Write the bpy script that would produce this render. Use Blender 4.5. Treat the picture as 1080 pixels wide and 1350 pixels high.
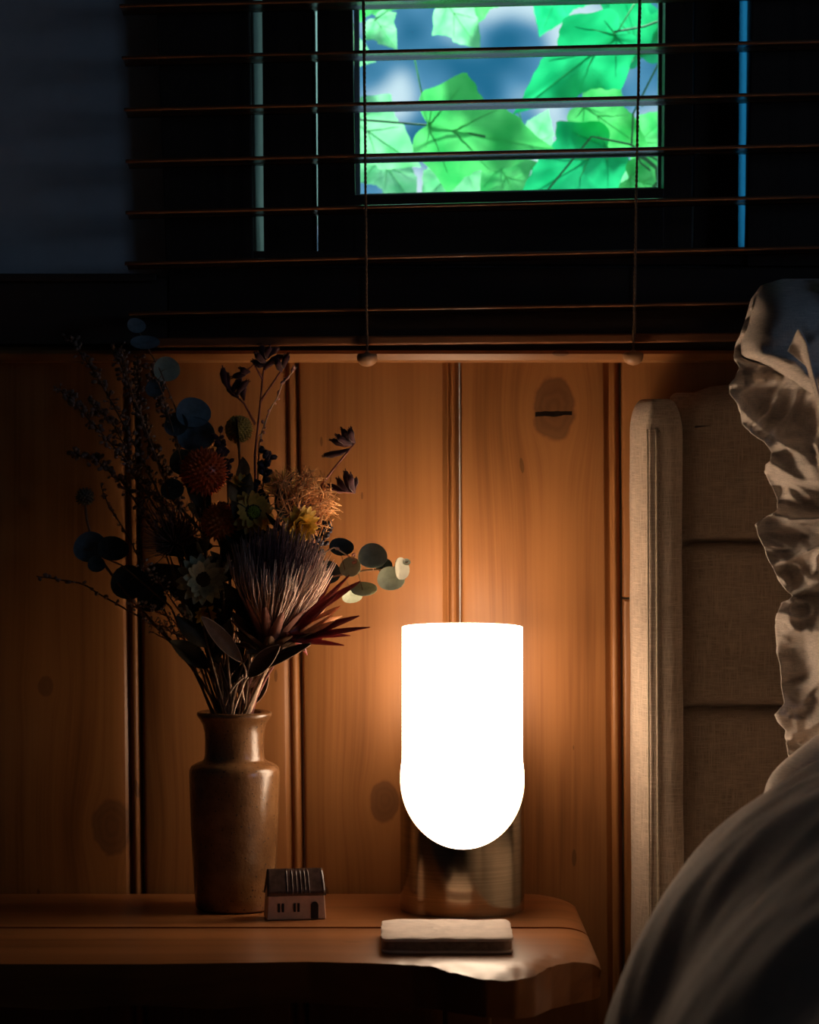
import bpy, math, random
from mathutils import Vector, Matrix, noise, Quaternion
random.seed(7)
for o in list(bpy.data.objects):
    bpy.data.objects.remove(o, do_unlink=True)
SC = bpy.context.scene
COL = SC.collection
PI = math.pi

# ------------------------------------------------------------------ camera
F = 4500.0                      # focal length in pixels of the 1080 x 1350 frame
CAM = Vector((0.0, -3.5, 0.9955))
PITCH = math.atan(135.0 / F)
cd = bpy.data.cameras.new('camera')
cam = bpy.data.objects.new('camera', cd)
COL.objects.link(cam)
cam.location = CAM
cam.rotation_euler = (PI / 2 - PITCH, 0, 0)
cd.sensor_fit = 'VERTICAL'
cd.sensor_height = 36.0
cd.lens = F / 1350.0 * 36.0
cd.dof.use_dof = True
cd.dof.focus_distance = 3.33
cd.dof.aperture_fstop = 6.3
cd.clip_start = 0.05
SC.camera = cam

# ------------------------------------------------------------------ world, sun, assumed side daylight
W = bpy.data.worlds.new('world')
SC.world = W
W.use_nodes = True
nt = W.node_tree
nt.nodes.clear()
wo = nt.nodes.new('ShaderNodeOutputWorld')
bg = nt.nodes.new('ShaderNodeBackground')
tc = nt.nodes.new('ShaderNodeTexCoord')
nz = nt.nodes.new('ShaderNodeTexNoise')
nz.inputs['Scale'].default_value = 58
nz.inputs['Detail'].default_value = 1.5
nz.inputs['Roughness'].default_value = 0.4
rp = nt.nodes.new('ShaderNodeValToRGB')
e = rp.color_ramp.elements
e[0].position = 0.34; e[0].color = (0.02, 0.16, 0.30, 1)
e[1].position = 0.58; e[1].color = (0.70, 0.88, 0.98, 1)
m_ = rp.color_ramp.elements.new(0.46); m_.color = (0.11, 0.33, 0.55, 1)
nt.links.new(tc.outputs['Generated'], nz.inputs['Vector'])
nt.links.new(nz.outputs['Fac'], rp.inputs['Fac'])
nt.links.new(rp.outputs['Color'], bg.inputs['Color'])
bg.inputs['Strength'].default_value = 1.0
nt.links.new(bg.outputs['Background'], wo.inputs['Surface'])

sd = bpy.data.lights.new('sun', 'SUN')
sd.energy = 8.5
sd.color = (0.80, 1.0, 0.95)
sd.angle = math.radians(6)
so = bpy.data.objects.new('sun', sd)
COL.objects.link(so)
so.rotation_euler = Vector((0.12, -0.62, -0.78)).to_track_quat('-Z', 'Y').to_euler()

# assumed cool side light; the unseen second window in the right wall is added
ad = bpy.data.lights.new('assumed_side_daylight', 'AREA')
ad.shape = 'RECTANGLE'; ad.size = 1.0; ad.size_y = 0.8
ad.energy = 5.2
ad.color = (0.34, 0.56, 1.0)
ao = bpy.data.objects.new('assumed_side_daylight', ad)
COL.objects.link(ao)
ao.location = (2.32, -1.95, 1.5)
ao.rotation_euler = (0, PI / 2, 0)

SC.view_settings.view_transform = 'Standard'
SC.view_settings.look = 'None'
SC.view_settings.gamma = 1.0
SC.view_settings.use_curve_mapping = False
SC.view_settings.exposure = 0.0
LAMP_STRENGTH = 10.0

# ------------------------------------------------------------------ helpers
_c, _s = math.cos(PITCH), math.sin(PITCH)
def P(px, py, d):
    """point of the place seen at pixel (px, py), d metres in front of the camera"""
    u, v = px - 540.0, 675.0 - py
    y = F * _c + v * _s
    z = -F * _s + v * _c
    k = d / y
    return Vector((CAM.x + u * k, CAM.y + d, CAM.z + z * k))
TT = 0.50                      # table top height
def PT(px, py, z=TT):
    """point on a horizontal plane at height z"""
    u, v = px - 540.0, 675.0 - py
    y = F * _c + v * _s
    zz = -F * _s + v * _c
    k = (z - CAM.z) / zz
    return Vector((CAM.x + u * k, CAM.y + y * k, z))
def lerp(a, b, t): return a + (b - a) * t
def sstep(a, b, x):
    t = max(0.0, min(1.0, (x - a) / (b - a)))
    return t * t * (3 - 2 * t)
def interp(tab, x):
    if x <= tab[0][0]: return tab[0][1]
    for (x0, y0), (x1, y1) in zip(tab, tab[1:]):
        if x <= x1:
            return lerp(y0, y1, (x - x0) / (x1 - x0))
    return tab[-1][1]
def N3(x, y, z): return noise.noise(Vector((x, y, z)))

class MB:
    """collects faces of ONE mesh"""
    def __init__(s): s.v = []; s.f = []
    def add(s, vs, fs):
        o = len(s.v)
        s.v += [Vector(v) for v in vs]
        s.f += [tuple(i + o for i in f) for f in fs]
        return s
    def box(s, x0, x1, y0, y1, z0, z1):
        vs = [(x, y, z) for z in (z0, z1) for y in (y0, y1) for x in (x0, x1)]
        return s.add(vs, [(0, 2, 3, 1), (4, 5, 7, 6), (0, 1, 5, 4), (2, 6, 7, 3), (0, 4, 6, 2), (1, 3, 7, 5)])
    def grid(s, fn, nu, nv, closeu=False, closev=False):
        vs = [fn(i / (nu if closeu else nu - 1), j / (nv if closev else nv - 1)) for i in range(nu) for j in range(nv)]
        fs = []
        for i in range(nu if closeu else nu - 1):
            for j in range(nv if closev else nv - 1):
                a, b = i, (i + 1) % nu
                c, d = j, (j + 1) % nv
                fs.append((a * nv + c, b * nv + c, b * nv + d, a * nv + d))
        return s.add(vs, fs)
    def lathe(s, prof, n=48, c=(0, 0, 0)):
        c = Vector(c)
        def fn(u, v):
            r, z = prof[min(len(prof) - 1, int(round(v * (len(prof) - 1))))]
            a = u * 2 * PI
            return c + Vector((r * math.cos(a), r * math.sin(a), z))
        return s.grid(fn, n, len(prof), closeu=True)
    def tube(s, pts, rad, n=6, cap=True):
        pts = [Vector(p) for p in pts]
        m = len(pts)
        if not hasattr(rad, '__len__'): rad = [rad] * m
        up = Vector((0, 0, 1))
        rings = []
        t0 = (pts[1] - pts[0]).normalized()
        x = t0.orthogonal().normalized()
        for i in range(m):
            t = (pts[min(m - 1, i + 1)] - pts[max(0, i - 1)])
            t = t.normalized() if t.length > 1e-9 else t0
            x = (x - t * x.dot(t))
            x = x.normalized() if x.length > 1e-6 else t.orthogonal().normalized()
            y = t.cross(x)
            rings.append([pts[i] + (x * math.cos(a) + y * math.sin(a)) * rad[i] for a in [2 * PI * k / n for k in range(n)]])
        vs = [v for r in rings for v in r]
        fs = [(i * n + k, i * n + (k + 1) % n, (i + 1) * n + (k + 1) % n, (i + 1) * n + k) for i in range(m - 1) for k in range(n)]
        if cap:
            fs += [tuple(range(n - 1, -1, -1)), tuple((m - 1) * n + k for k in range(n))]
        return s.add(vs, fs)
    def blob(s, c, r, n=8, m=6, M=None):
        c = Vector(c)
        if not hasattr(r, '__len__'): r = (r, r, r)
        def fn(u, v):
            a = u * 2 * PI; b = -PI / 2 + v * PI
            w = Vector((r[0] * math.cos(a) * math.cos(b), r[1] * math.sin(a) * math.cos(b), r[2] * math.sin(b)))
            if M: w = M @ w
            return c + w
        return s.grid(fn, n, m, closeu=True)
    def mesh(s, name, base=Vector((0, 0, 0)), smooth=True):
        me = bpy.data.meshes.new(name)
        me.from_pydata([tuple(v - base) for v in s.v], [], s.f)
        me.validate()
        if smooth:
            me.polygons.foreach_set('use_smooth', [True] * len(me.polygons))
        me.update()
        return me

BASE = {}
def tag(o, label=None, cat=None, group=None, kind=None):
    if label: o['label'] = label
    if cat: o['category'] = cat
    if group: o['group'] = group
    if kind: o['kind'] = kind
    return o
def thing(name, loc, label=None, cat=None, group=None, kind=None):
    o = bpy.data.objects.new(name, None)
    o.empty_display_size = 0.02
    COL.objects.link(o)
    o.location = loc
    BASE[o.name] = Vector(loc)
    return tag(o, label, cat, group, kind)
def build(mb, name, mat, parent=None, loc=None, smooth=True, bevel=0, auto=None, solid=0):
    """one mesh object from world-space vertices"""
    if parent is not None: base = BASE[parent.name]
    else: base = Vector(loc) if loc is not None else Vector((0, 0, 0))
    me = mb.mesh(name, base, smooth)
    me.materials.append(mat)
    o = bpy.data.objects.new(name, me)
    COL.objects.link(o)
    if parent is not None: o.parent = parent
    else: o.location = base
    BASE[o.name] = base
    if solid:
        md = o.modifiers.new('solidify', 'SOLIDIFY'); md.thickness = solid; md.offset = 0
    if bevel:
        md = o.modifiers.new('bevel', 'BEVEL'); md.width = bevel; md.segments = 3; md.limit_method = 'ANGLE'
        md.harden_normals = False
    if auto is not None:
        me.set_sharp_from_angle(angle=math.radians(auto))
    return o
def inst(name, me, parent, M):
    """a part that shares its mesh with its look-alikes; M in world space"""
    o = bpy.data.objects.new(name, me)
    COL.objects.link(o)
    o.parent = parent
    b = BASE[parent.name]
    o.matrix_local = Matrix.Translation(-b) @ M
    BASE[o.name] = b
    return o
def frame(p, d, roll=0.0):
    d = Vector(d).normalized()
    q = d.to_track_quat('Z', 'Y')
    return Matrix.Translation(Vector(p)) @ q.to_matrix().to_4x4() @ Matrix.Rotation(roll, 4, 'Z')

# ------------------------------------------------------------------ materials
def mat_new(name):
    m = bpy.data.materials.new(name); m.use_nodes = True
    t = m.node_tree
    b = t.nodes['Principled BSDF']
    return m, t, b
def nd(t, kind, **kw):
    n = t.nodes.new(kind)
    for k, v in kw.items():
        setattr(n, k, v)
    return n
def math_(t, op, a, b=None, c=None):
    n = t.nodes.new('ShaderNodeMath'); n.operation = op
    for i, x in enumerate((a, b, c)):
        if x is None: continue
        if isinstance(x, (int, float)): n.inputs[i].default_value = x
        else: t.links.new(x, n.inputs[i])
    return n.outputs[0]
def ramp_(t, fac, stops):
    r = t.nodes.new('ShaderNodeValToRGB')
    el = r.color_ramp.elements
    el[0].position, el[0].color = stops[0][0], (*stops[0][1], 1)
    el[1].position, el[1].color = stops[-1][0], (*stops[-1][1], 1)
    for p, c in stops[1:-1]:
        q = el.new(p); q.color = (*c, 1)
    t.links.new(fac, r.inputs['Fac'])
    return r.outputs['Color']
def mix_(t, fac, a, b, mode='MIX'):
    n = t.nodes.new('ShaderNodeMix'); n.data_type = 'RGBA'; n.blend_type = mode
    for sock, x in ((n.inputs['Factor'], fac), (n.inputs[6], a), (n.inputs[7], b)):
        if isinstance(x, (int, float)): sock.default_value = x
        elif isinstance(x, tuple): sock.default_value = (*x, 1)
        else: t.links.new(x, sock)
    return n.outputs[2]
def noise_(t, vec, scale, detail=3, rough=0.5, dist=0.0):
    n = t.nodes.new('ShaderNodeTexNoise')
    n.inputs['Scale'].default_value = scale
    n.inputs['Detail'].default_value = detail
    n.inputs['Roughness'].default_value = rough
    n.inputs['Distortion'].default_value = dist
    if vec is not None: t.links.new(vec, n.inputs['Vector'])
    return n.outputs['Fac']
def mapping_(t, vec, scale, loc=(0, 0, 0)):
    n = t.nodes.new('ShaderNodeMapping')
    n.inputs['Scale'].default_value = scale
    n.inputs['Location'].default_value = loc
    t.links.new(vec, n.inputs['Vector'])
    return n.outputs['Vector']
def bump_(t, b, h, strength, dist=0.001):
    n = t.nodes.new('ShaderNodeBump')
    n.inputs['Strength'].default_value = strength
    n.inputs['Distance'].default_value = dist
    t.links.new(h, n.inputs['Height'])
    t.links.new(n.outputs['Normal'], b.inputs['Normal'])

def simple(name, col, rough=0.6, metal=0.0, var=0.25, scale=60, bump=0.15, bdist=0.001, spec=0.4, sheen=0.0, trans=0.0):
    m, t, b = mat_new(name)
    co = t.nodes.new('ShaderNodeTexCoord').outputs['Object']
    f = noise_(t, co, scale, 4, 0.6)
    lo = tuple(c * (1 - var) for c in col); hi = tuple(min(1, c * (1 + var)) for c in col)
    t.links.new(ramp_(t, f, [(0.3, lo), (0.7, hi)]), b.inputs['Base Color'])
    b.inputs['Roughness'].default_value = rough
    b.inputs['Metallic'].default_value = metal
    b.inputs['Specular IOR Level'].default_value = spec
    if sheen: b.inputs['Sheen Weight'].default_value = sheen
    if bump: bump_(t, b, f, bump, bdist)
    if trans:
        tr = t.nodes.new('ShaderNodeBsdfTranslucent')
        tr.inputs['Color'].default_value = (*hi, 1)
        mx = t.nodes.new('ShaderNodeMixShader'); mx.inputs[0].default_value = trans
        out = t.nodes['Material Output']
        t.links.new(b.outputs[0], mx.inputs[1]); t.links.new(tr.outputs[0], mx.inputs[2])
        t.links.new(mx.outputs[0], out.inputs['Surface'])
    return m

def pine(name, knots=(), along='Z', dark=(0.170, 0.063, 0.017), light=(0.37, 0.157, 0.050), rough=0.38, streak=1.0):
    m, t, b = mat_new(name)
    tcn = t.nodes.new('ShaderNodeTexCoord')
    co = tcn.outputs['Object']
    oi = t.nodes.new('ShaderNodeObjectInfo').outputs['Random']
    cb = t.nodes.new('ShaderNodeCombineXYZ')
    r7 = math_(t, 'MULTIPLY', oi, 37.0)
    for k in range(3): t.links.new(r7, cb.inputs[k])
    sep = t.nodes.new('ShaderNodeSeparateXYZ'); t.links.new(co, sep.inputs[0])
    A = sep.outputs['X'] if along != 'X' else sep.outputs['Y']      # across
    L = sep.outputs['Z'] if along == 'Z' else sep.outputs['X']      # along
    ya = sep.outputs['Y'] if along == 'Z' else sep.outputs['Z']
    push = None; kmask = None; kring = None; crack = None
    for (x0, z0, rx, rz, dk) in knots:
        dx = math_(t, 'DIVIDE', math_(t, 'SUBTRACT', A, x0), rx)
        dz = math_(t, 'DIVIDE', math_(t, 'SUBTRACT', L, z0), rz)
        d2 = math_(t, 'ADD', math_(t, 'MULTIPLY', dx, dx), math_(t, 'MULTIPLY', dz, dz))
        nn = noise_(t, co, 60, 2)
        d = math_(t, 'ADD', math_(t, 'SQRT', d2), math_(t, 'MULTIPLY', math_(t, 'SUBTRACT', nn, 0.5), 0.5))
        mr = t.nodes.new('ShaderNodeMapRange'); mr.interpolation_type = 'SMOOTHSTEP'
        t.links.new(d, mr.inputs[0])
        mr.inputs[1].default_value = 1.15; mr.inputs[2].default_value = 0.9
        mr.inputs[3].default_value = 0.0; mr.inputs[4].default_value = dk
        km = mr.outputs[0]
        kmask = km if kmask is None else math_(t, 'MAXIMUM', kmask, km)
        # grain bends round the knot
        g = math_(t, 'MULTIPLY', math_(t, 'DIVIDE', dx, math_(t, 'ADD', 1.0, d2)), rx * 1.4)
        push = g if push is None else math_(t, 'ADD', push, g)
        rg = math_(t, 'MULTIPLY', math_(t, 'SINE', math_(t, 'MULTIPLY', d, 17.0)), km)
        kring = rg if kring is None else math_(t, 'ADD', kring, rg)
        if dk > 0.85:
            c1 = math_(t, 'ABSOLUTE', math_(t, 'ADD', math_(t, 'SUBTRACT', dz, -0.12), math_(t, 'MULTIPLY', math_(t, 'SUBTRACT', nn, 0.5), 0.25)))
            c2 = math_(t, 'LESS_THAN', c1, 0.09)
            c3 = math_(t, 'LESS_THAN', math_(t, 'ABSOLUTE', dx), 0.9)
            crack = math_(t, 'MULTIPLY', c2, c3)
    if push is not None: A = math_(t, 'SUBTRACT', A, push)
    v = t.nodes.new('ShaderNodeCombineXYZ')
    t.links.new(A, v.inputs[0]); t.links.new(ya, v.inputs[1]); t.links.new(L, v.inputs[2])
    ad_ = t.nodes.new('ShaderNodeVectorMath'); ad_.operation = 'ADD'
    t.links.new(v.outputs[0], ad_.inputs[0]); t.links.new(cb.outputs[0], ad_.inputs[1])
    vec = ad_.outputs[0]
    broad = noise_(t, mapping_(t, vec, (22, 4, 1.1)), 1.0, 3, 0.55, 0.6)
    fine = noise_(t, mapping_(t, vec, (260, 60, 5)), 1.0, 3, 0.6)
    patch = noise_(t, mapping_(t, vec, (7, 3, 4)), 1.0, 2, 0.5)
    f = math_(t, 'ADD', math_(t, 'MULTIPLY', broad, 0.55 * streak), math_(t, 'ADD', math_(t, 'MULTIPLY', fine, 0.25 * streak), math_(t, 'MULTIPLY', patch, 0.35)))
    f = math_(t, 'ADD', f, 0.575 * (1 - streak) * 0.7)
    mid = tuple(lerp(a, c, 0.6) for a, c in zip(dark, light))
    colr = ramp_(t, f, [(0.40, dark), (0.55, mid), (0.74, light)])
    # small dark resin flecks along the grain
    vo = t.nodes.new('ShaderNodeTexVoronoi'); vo.inputs['Scale'].default_value = 1.0
    t.links.new(mapping_(t, vec, (34, 8, 9)), vo.inputs['Vector'])
    fl = math_(t, 'LESS_THAN', vo.outputs['Distance'], 0.085)
    colr = mix_(t, math_(t, 'MULTIPLY', fl, 0.55), colr, tuple(c * 0.35 for c in dark))
    if kmask is not None:
        kc = mix_(t, math_(t, 'MULTIPLY_ADD', kring, 0.25, 0.4), (0.10, 0.040, 0.016), (0.17, 0.075, 0.03))
        colr = mix_(t, kmask, colr, kc)
        if crack is not None:
            colr = mix_(t, crack, colr, (0.008, 0.004, 0.002))
    t.links.new(colr, b.inputs['Base Color'])
    b.inputs['Roughness'].default_value = rough
    b.inputs['Specular IOR Level'].default_value = 0.35
    bump_(t, b, math_(t, 'ADD', fine, broad), 0.12, 0.0006)
    return m

def linen(name, col, scale=1.0, rough=0.85, bumpk=0.6):
    m, t, b = mat_new(name)
    co = t.nodes.new('ShaderNodeTexCoord').outputs['Object']
    h = noise_(t, mapping_(t, co, (60 * scale, 60 * scale, 1500 * scale)), 1.0, 2, 0.6)
    v = noise_(t, mapping_(t, co, (1500 * scale, 1500 * scale, 50 * scale)), 1.0, 2, 0.6)
    big = noise_(t, co, 14, 3)
    f = math_(t, 'MAXIMUM', h, v)
    f2 = math_(t, 'ADD', math_(t, 'MULTIPLY', f, 0.8), math_(t, 'MULTIPLY', big, 0.2))
    lo = tuple(c * 0.55 for c in col); hi = tuple(min(1, c * 1.35) for c in col)
    t.links.new(ramp_(t, f2, [(0.40, lo), (0.55, col), (0.72, hi)]), b.inputs['Base Color'])
    b.inputs['Roughness'].default_value = rough
    b.inputs['Specular IOR Level'].default_value = 0.2
    b.inputs['Sheen Weight'].default_value = 0.15
    bump_(t, b, f, bumpk, 0.0015)
    return m

def kn(px, py, rx, rz, dk):
    p = P(px, py, 3.5); return (p.x, p.z, rx / 1286.0, rz / 1286.0, dk)
M_pine = pine('amber_pine', knots=(kn(730, 540, 27, 40, 0.86), kn(507, 1056, 19, 27, 0.75), kn(148, 1090, 26, 36, 0.8), kn(60, 905, 10, 14, 0.6)))
M_rail = pine('pine_rail', along='X', rough=0.35)
M_table = pine('slab_wood', along='X', dark=(0.155, 0.053, 0.016), light=(0.37, 0.147, 0.048), rough=0.34)
M_dark = pine('dark_stained_wood', dark=(0.026, 0.015, 0.010), light=(0.075, 0.045, 0.030), rough=0.5)
M_darkx = pine('dark_stained_board', along='X', dark=(0.026, 0.015, 0.010), light=(0.075, 0.045, 0.030), rough=0.5)
M_slat = pine('blind_wood', along='X', dark=(0.12, 0.048, 0.021), light=(0.25, 0.10, 0.044), rough=0.24)
M_plaster = simple('white_plaster', (0.62, 0.62, 0.62), 0.9, var=0.06, scale=30, bump=0.1)
M_room = simple('room_paint', (0.14, 0.12, 0.10), 0.9, var=0.06, scale=20, bump=0.05)
M_floor = pine('floor_boards', along='X', dark=(0.07, 0.03, 0.014), light=(0.15, 0.07, 0.03), rough=0.5)
M_cord = simple('cord', (0.22, 0.13, 0.07), 0.8, var=0.3, scale=400)
M_knob = simple('turned_wood', (0.42, 0.22, 0.11), 0.45, var=0.25, scale=90)
M_linen = linen('headboard_linen', (0.47, 0.37, 0.285))
M_thread = simple('seam_thread', (0.46, 0.38, 0.28), 0.8, var=0.2, scale=200)
M_cotton = linen('bed_cotton', (0.74, 0.65, 0.57), 1.6, 0.8, 0.15)
M_duvet = linen('duvet_cotton', (0.76, 0.66, 0.575), 1.4, 0.85, 0.15)

def glass_mat(name, tint=(1, 1, 1)):
    m = bpy.data.materials.new(name); m.use_nodes = True
    t = m.node_tree; t.nodes.clear()
    out = t.nodes.new('ShaderNodeOutputMaterial')
    tr = t.nodes.new('ShaderNodeBsdfTransparent'); tr.inputs[0].default_value = (*tint, 1)
    gl = t.nodes.new('ShaderNodeBsdfGlossy'); gl.inputs['Roughness'].default_value = 0.02
    fr = t.nodes.new('ShaderNodeFresnel'); fr.inputs['IOR'].default_value = 1.45
    mx = t.nodes.new('ShaderNodeMixShader')
    t.links.new(fr.outputs[0], mx.inputs[0]); t.links.new(tr.outputs[0], mx.inputs[1]); t.links.new(gl.outputs[0], mx.inputs[2])
    t.links.new(mx.outputs[0], out.inputs['Surface'])
    return m
M_glass = glass_mat('window_glass', (0.96, 1.0, 1.0))
def strip_mat(name, col):
    m = bpy.data.materials.new(name); m.use_nodes = True
    t = m.node_tree; t.nodes.clear()
    out = t.nodes.new('ShaderNodeOutputMaterial')
    tr = t.nodes.new('ShaderNodeBsdfTranslucent'); tr.inputs[0].default_value = (*col, 1)
    t.links.new(tr.outputs[0], out.inputs['Surface'])
    return m
M_daystrip_b = strip_mat('daylight_strip_blue', (0.10, 0.34, 0.50))  # tints of the added strips follow the daylight they imitate
M_daystrip_g = strip_mat('daylight_strip_grey', (0.42, 0.52, 0.50))
M_sash_lit = simple('daylit_edge_tone', (0.50, 0.55, 0.55), 0.4, var=0.2)  # pale tone carries the daylight on the sash's inner edge

# ------------------------------------------------------------------ the room
WT = 0.15                       # wall thickness behind the boards
BF = 0.012                      # plaster face
OP_L, OP_R = P(322, 200, 3.5).x, P(999, 200, 3.5).x
OP_B, OP_T = P(600, 335, 3.5).z, P(600, -430, 3.5).z
RX0, RX1, RY0, RZ1 = -1.35, 2.2, -5.2, 2.45
mb = MB()
mb.box(RX0, OP_L, BF, WT, 0, RZ1).box(OP_R, RX1, BF, WT, 0, RZ1).box(OP_L, OP_R, BF, WT, 0, OP_B).box(OP_L, OP_R, BF, WT, OP_T, RZ1)
wall_back = tag(build(mb, 'wall_back', M_plaster, smooth=False), kind='structure')
# vertical tongue-and-groove pine boards, slightly out of plumb
edges = [(-470, -460), (-250, -240), (-35, -25), (181, 190), (392, 402), (606, 608), (818, 823), (1030, 1035), (1240, 1245)]
ZT, ZB = P(540, 470, 3.5).z + 0.012, P(540, 1175, 3.5).z
def ex(pair, z):
    a, b = P(pair[0], 470, 3.5).x, P(pair[1], 1175, 3.5).x
    return lerp(b, a, (z - ZB) / (ZT - ZB))
def board(el, er, z0, z1):
    def sec(xl, xr):
        pr = [(xl + 0.0006, BF), (xl + 0.0006, 0.006), (xl + 0.0022, 0.0012), (xl + 0.0045, 0.0), (xl + 0.03, 0.0)]
        n = 5
        for k in range(n): pr.append((lerp(xl + 0.04, xr - 0.03, k / (n - 1)), 0.0))
        pr += [(xr - 0.0185, 0.0), (xr - 0.0172, 0.0006), (xr - 0.0140, 0.0042), (xr - 0.0118, 0.0050)]
        for k in range(7):
            a = PI - k * PI / 6
            pr.append((xr - 0.0074 + 0.0040 * math.cos(a), 0.0046 - 0.0046 * math.sin(a)))
        pr += [(xr - 0.0022, 0.0066), (xr - 0.0006, BF)]
        return pr
    m = MB()
    zs = [z0, z0 + 0.002, z1 - 0.002, z1]
    secs = []
    for i, z in enumerate(zs):
        xl, xr = ex(el, z), ex(er, z)
        dy = 0.002 if i in (0, 3) else 0
        secs.append([Vector((x, min(BF, y + dy), z)) for x, y in sec(xl, xr)])
    n = len(secs[0])
    vs = [v for s_ in secs for v in s_]
    fs = [(i * n + k, i * n + k + 1, (i + 1) * n + k + 1, (i + 1) * n + k) for i in range(3) for k in range(n - 1)]
    m.add(vs, fs)
    o = build(m, 'board', M_pine, wall_back, smooth=True, auto=35)
zj = P(825, 789, 3.5).z
for i, (a, b) in enumerate(zip(edges, edges[1:])):
    if i == 6:
        board(a, b, 0.0, zj - 0.001); board(a, b, zj + 0.0012, ZT)
    else:
        board(a, b, 0.0, ZT)

# dark frieze board left of the window, cap strip, lit pine rail under everything
t1 = thing('trim_1', (0, 0, 0), kind='structure')
zc0 = P(100, 366, 3.48).z
mb = MB().box(RX0, P(222, 420, 3.48).x, -0.016, BF, ZT, zc0)
build(mb, 'frieze_board', M_darkx, t1, bevel=0.002)
mb = MB().box(RX0, P(206, 366, 3.47).x, -0.026, BF, zc0 - 0.004, zc0 + 0.004)
build(mb, 'cap_strip', M_darkx, t1, bevel=0.0015)
t2 = thing('trim_2', (0, 0, 0), kind='structure')
zr0, zr1 = P(600, 477.5, 3.47).z, P(600, 462, 3.47).z
def railsec(x):
    return [Vector((x, BF, zr0)), Vector((x, -0.020, zr0)), Vector((x, -0.026, zr0 + 0.002)), Vector((x, -0.031, zr1 - 0.0035)), Vector((x, -0.029, zr1)), Vector((x, BF, zr1))]
m = MB(); A = railsec(RX0); B = railsec(RX1 - 0.02)
m.add(A + B, [(i, i + 1, 7 + i, 6 + i) for i in range(5)])
build(m, 'rail_moulding', M_rail, t2, smooth=False)

# shell of the room
tag(build(MB().box(RX0 - .1, RX1 + .1, RY0, WT, -0.08, 0), 'floor', M_floor, smooth=False), kind='structure')
tag(build(MB().box(RX0 - .1, RX1 + .1, RY0, WT + 0.5, RZ1, RZ1 + 0.08), 'ceiling', M_room, smooth=False), kind='structure')
tag(build(MB().box(RX0 - .1, RX0, RY0, WT, 0, RZ1), 'wall_left', M_room, smooth=False), kind='structure')
tag(build(MB().box(RX0 - .1, RX1 + .1, RY0 - .1, RY0, 0, RZ1), 'wall_front', M_room, smooth=False), kind='structure')
mb = MB().box(RX1, RX1 + .1, RY0, -2.45, 0, RZ1).box(RX1, RX1 + .1, -1.45, WT, 0, RZ1)
mb.box(RX1, RX1 + .1, -2.45, -1.45, 0, 1.1).box(RX1, RX1 + .1, -2.45, -1.45, 1.9, RZ1)  # opening left for the added side window
tag(build(mb, 'wall_right', M_room, smooth=False), kind='structure')
w2 = thing('assumed_window_2', (RX1, -1.95, 1.1), kind='structure')  # assumed window, out of view, added to go with the cool side light
for (y0, y1, z0, z1) in ((-2.45, -2.40, 1.1, 1.9), (-1.50, -1.45, 1.1, 1.9), (-2.40, -1.50, 1.1, 1.15), (-2.40, -1.50, 1.85, 1.9), (-1.97, -1.93, 1.15, 1.85)):
    build(MB().box(RX1 + .02, RX1 + .07, y0, y1, z0, z1), 'frame', M_dark, w2, smooth=False)

# window over the rail: casings, sash, panes
w1 = thing('window_1', (0, 0, 0), kind='structure')
def quadbar(name, tl, tr, bl, br, y0, y1, mat, bevel=0.0015):
    """board whose face has the four given (x, z) corners, from y0 (room side) to y1"""
    vs = []
    for y in (y0, y1):
        vs += [(bl[0], y, bl[1]), (br[0], y, br[1]), (tr[0], y, tr[1]), (tl[0], y, tl[1])]
    m = MB().add(vs, [(0, 1, 2, 3), (7, 6, 5, 4), (0, 4, 5, 1), (1, 5, 6, 2), (2, 6, 7, 3), (3, 7, 4, 0)])
    return build(m, name, mat, w1, smooth=False, bevel=bevel)
def xz(px, py, d):
    p = P(px, py, d); return (p.x, p.z)
# lower board of the casing and side casings
quadbar('apron_board', xz(222, 352, 3.48), xz(1140, 352, 3.48), xz(222, 462, 3.48), xz(1140, 462, 3.48), -0.018, BF, M_darkx)
quadbar('casing_board', xz(190, -430, 3.48), xz(322, -430, 3.48), xz(219, 351, 3.48), xz(334, 351, 3.48), -0.018, BF, M_dark)
quadbar('casing_board', xz(1000, -430, 3.48), xz(1122, -430, 3.48), xz(985, 351, 3.48), xz(1110, 351, 3.48), -0.018, BF, M_dark)
quadbar('head_board', xz(190, -560, 3.48), xz(1122, -560, 3.48), xz(190, -431, 3.48), xz(1122, -431, 3.48), -0.018, BF, M_darkx)
# added translucent strips beside the sash, imitating daylight on the jamb and in gaps
DS = 3.545
def strip(x0t, x1t, x0b, x1b, yb, mat, name='daylight_strip'):
    thin = x1t - x0t < 5.5
    y_ = 0.078 if thin else 0.045
    if thin: x0t -= 5; x1t += 5; x0b -= 5; x1b += 5
    quadbar(name, xz(x0t, -300, DS), xz(x1t, -300, DS), xz(x0b, yb, DS), xz(x1b, yb, DS), y_, y_ + 0.003, mat, bevel=0)
def pxl(a, b, y):  # pixel columns drawn between py 0 and py 330
    return a + (b - a) * y / 330.0
def strip2(a0, a1, b0, b1, yb, mat, name='daylight_strip'):
    """a: left/right columns at py 0, b: at py 330"""
    strip(pxl(a0, b0, -300), pxl(a1, b1, -300), pxl(a0, b0, yb), pxl(a1, b1, yb), yb, mat, name)
def post2(a0, a1, b0, b1, y0, y1, name='sash_stile', mat=None):
    quadbar(name, xz(pxl(a0, b0, -300), -300, DS), xz(pxl(a1, b1, -300), -300, DS), xz(pxl(a0, b0, 345), 345, DS), xz(pxl(a1, b1, 345), 345, DS), y0, y1, mat or M_dark, bevel=0.001)
strip2(322.5, 326, 331, 334, 336, M_daystrip_g)
post2(326, 334, 334, 338.5, 0.02, 0.07)
strip2(334, 346.5, 338.5, 349, 336, M_daystrip_g)
post2(346.5, 415, 349, 418, 0.025, 0.075)
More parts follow.
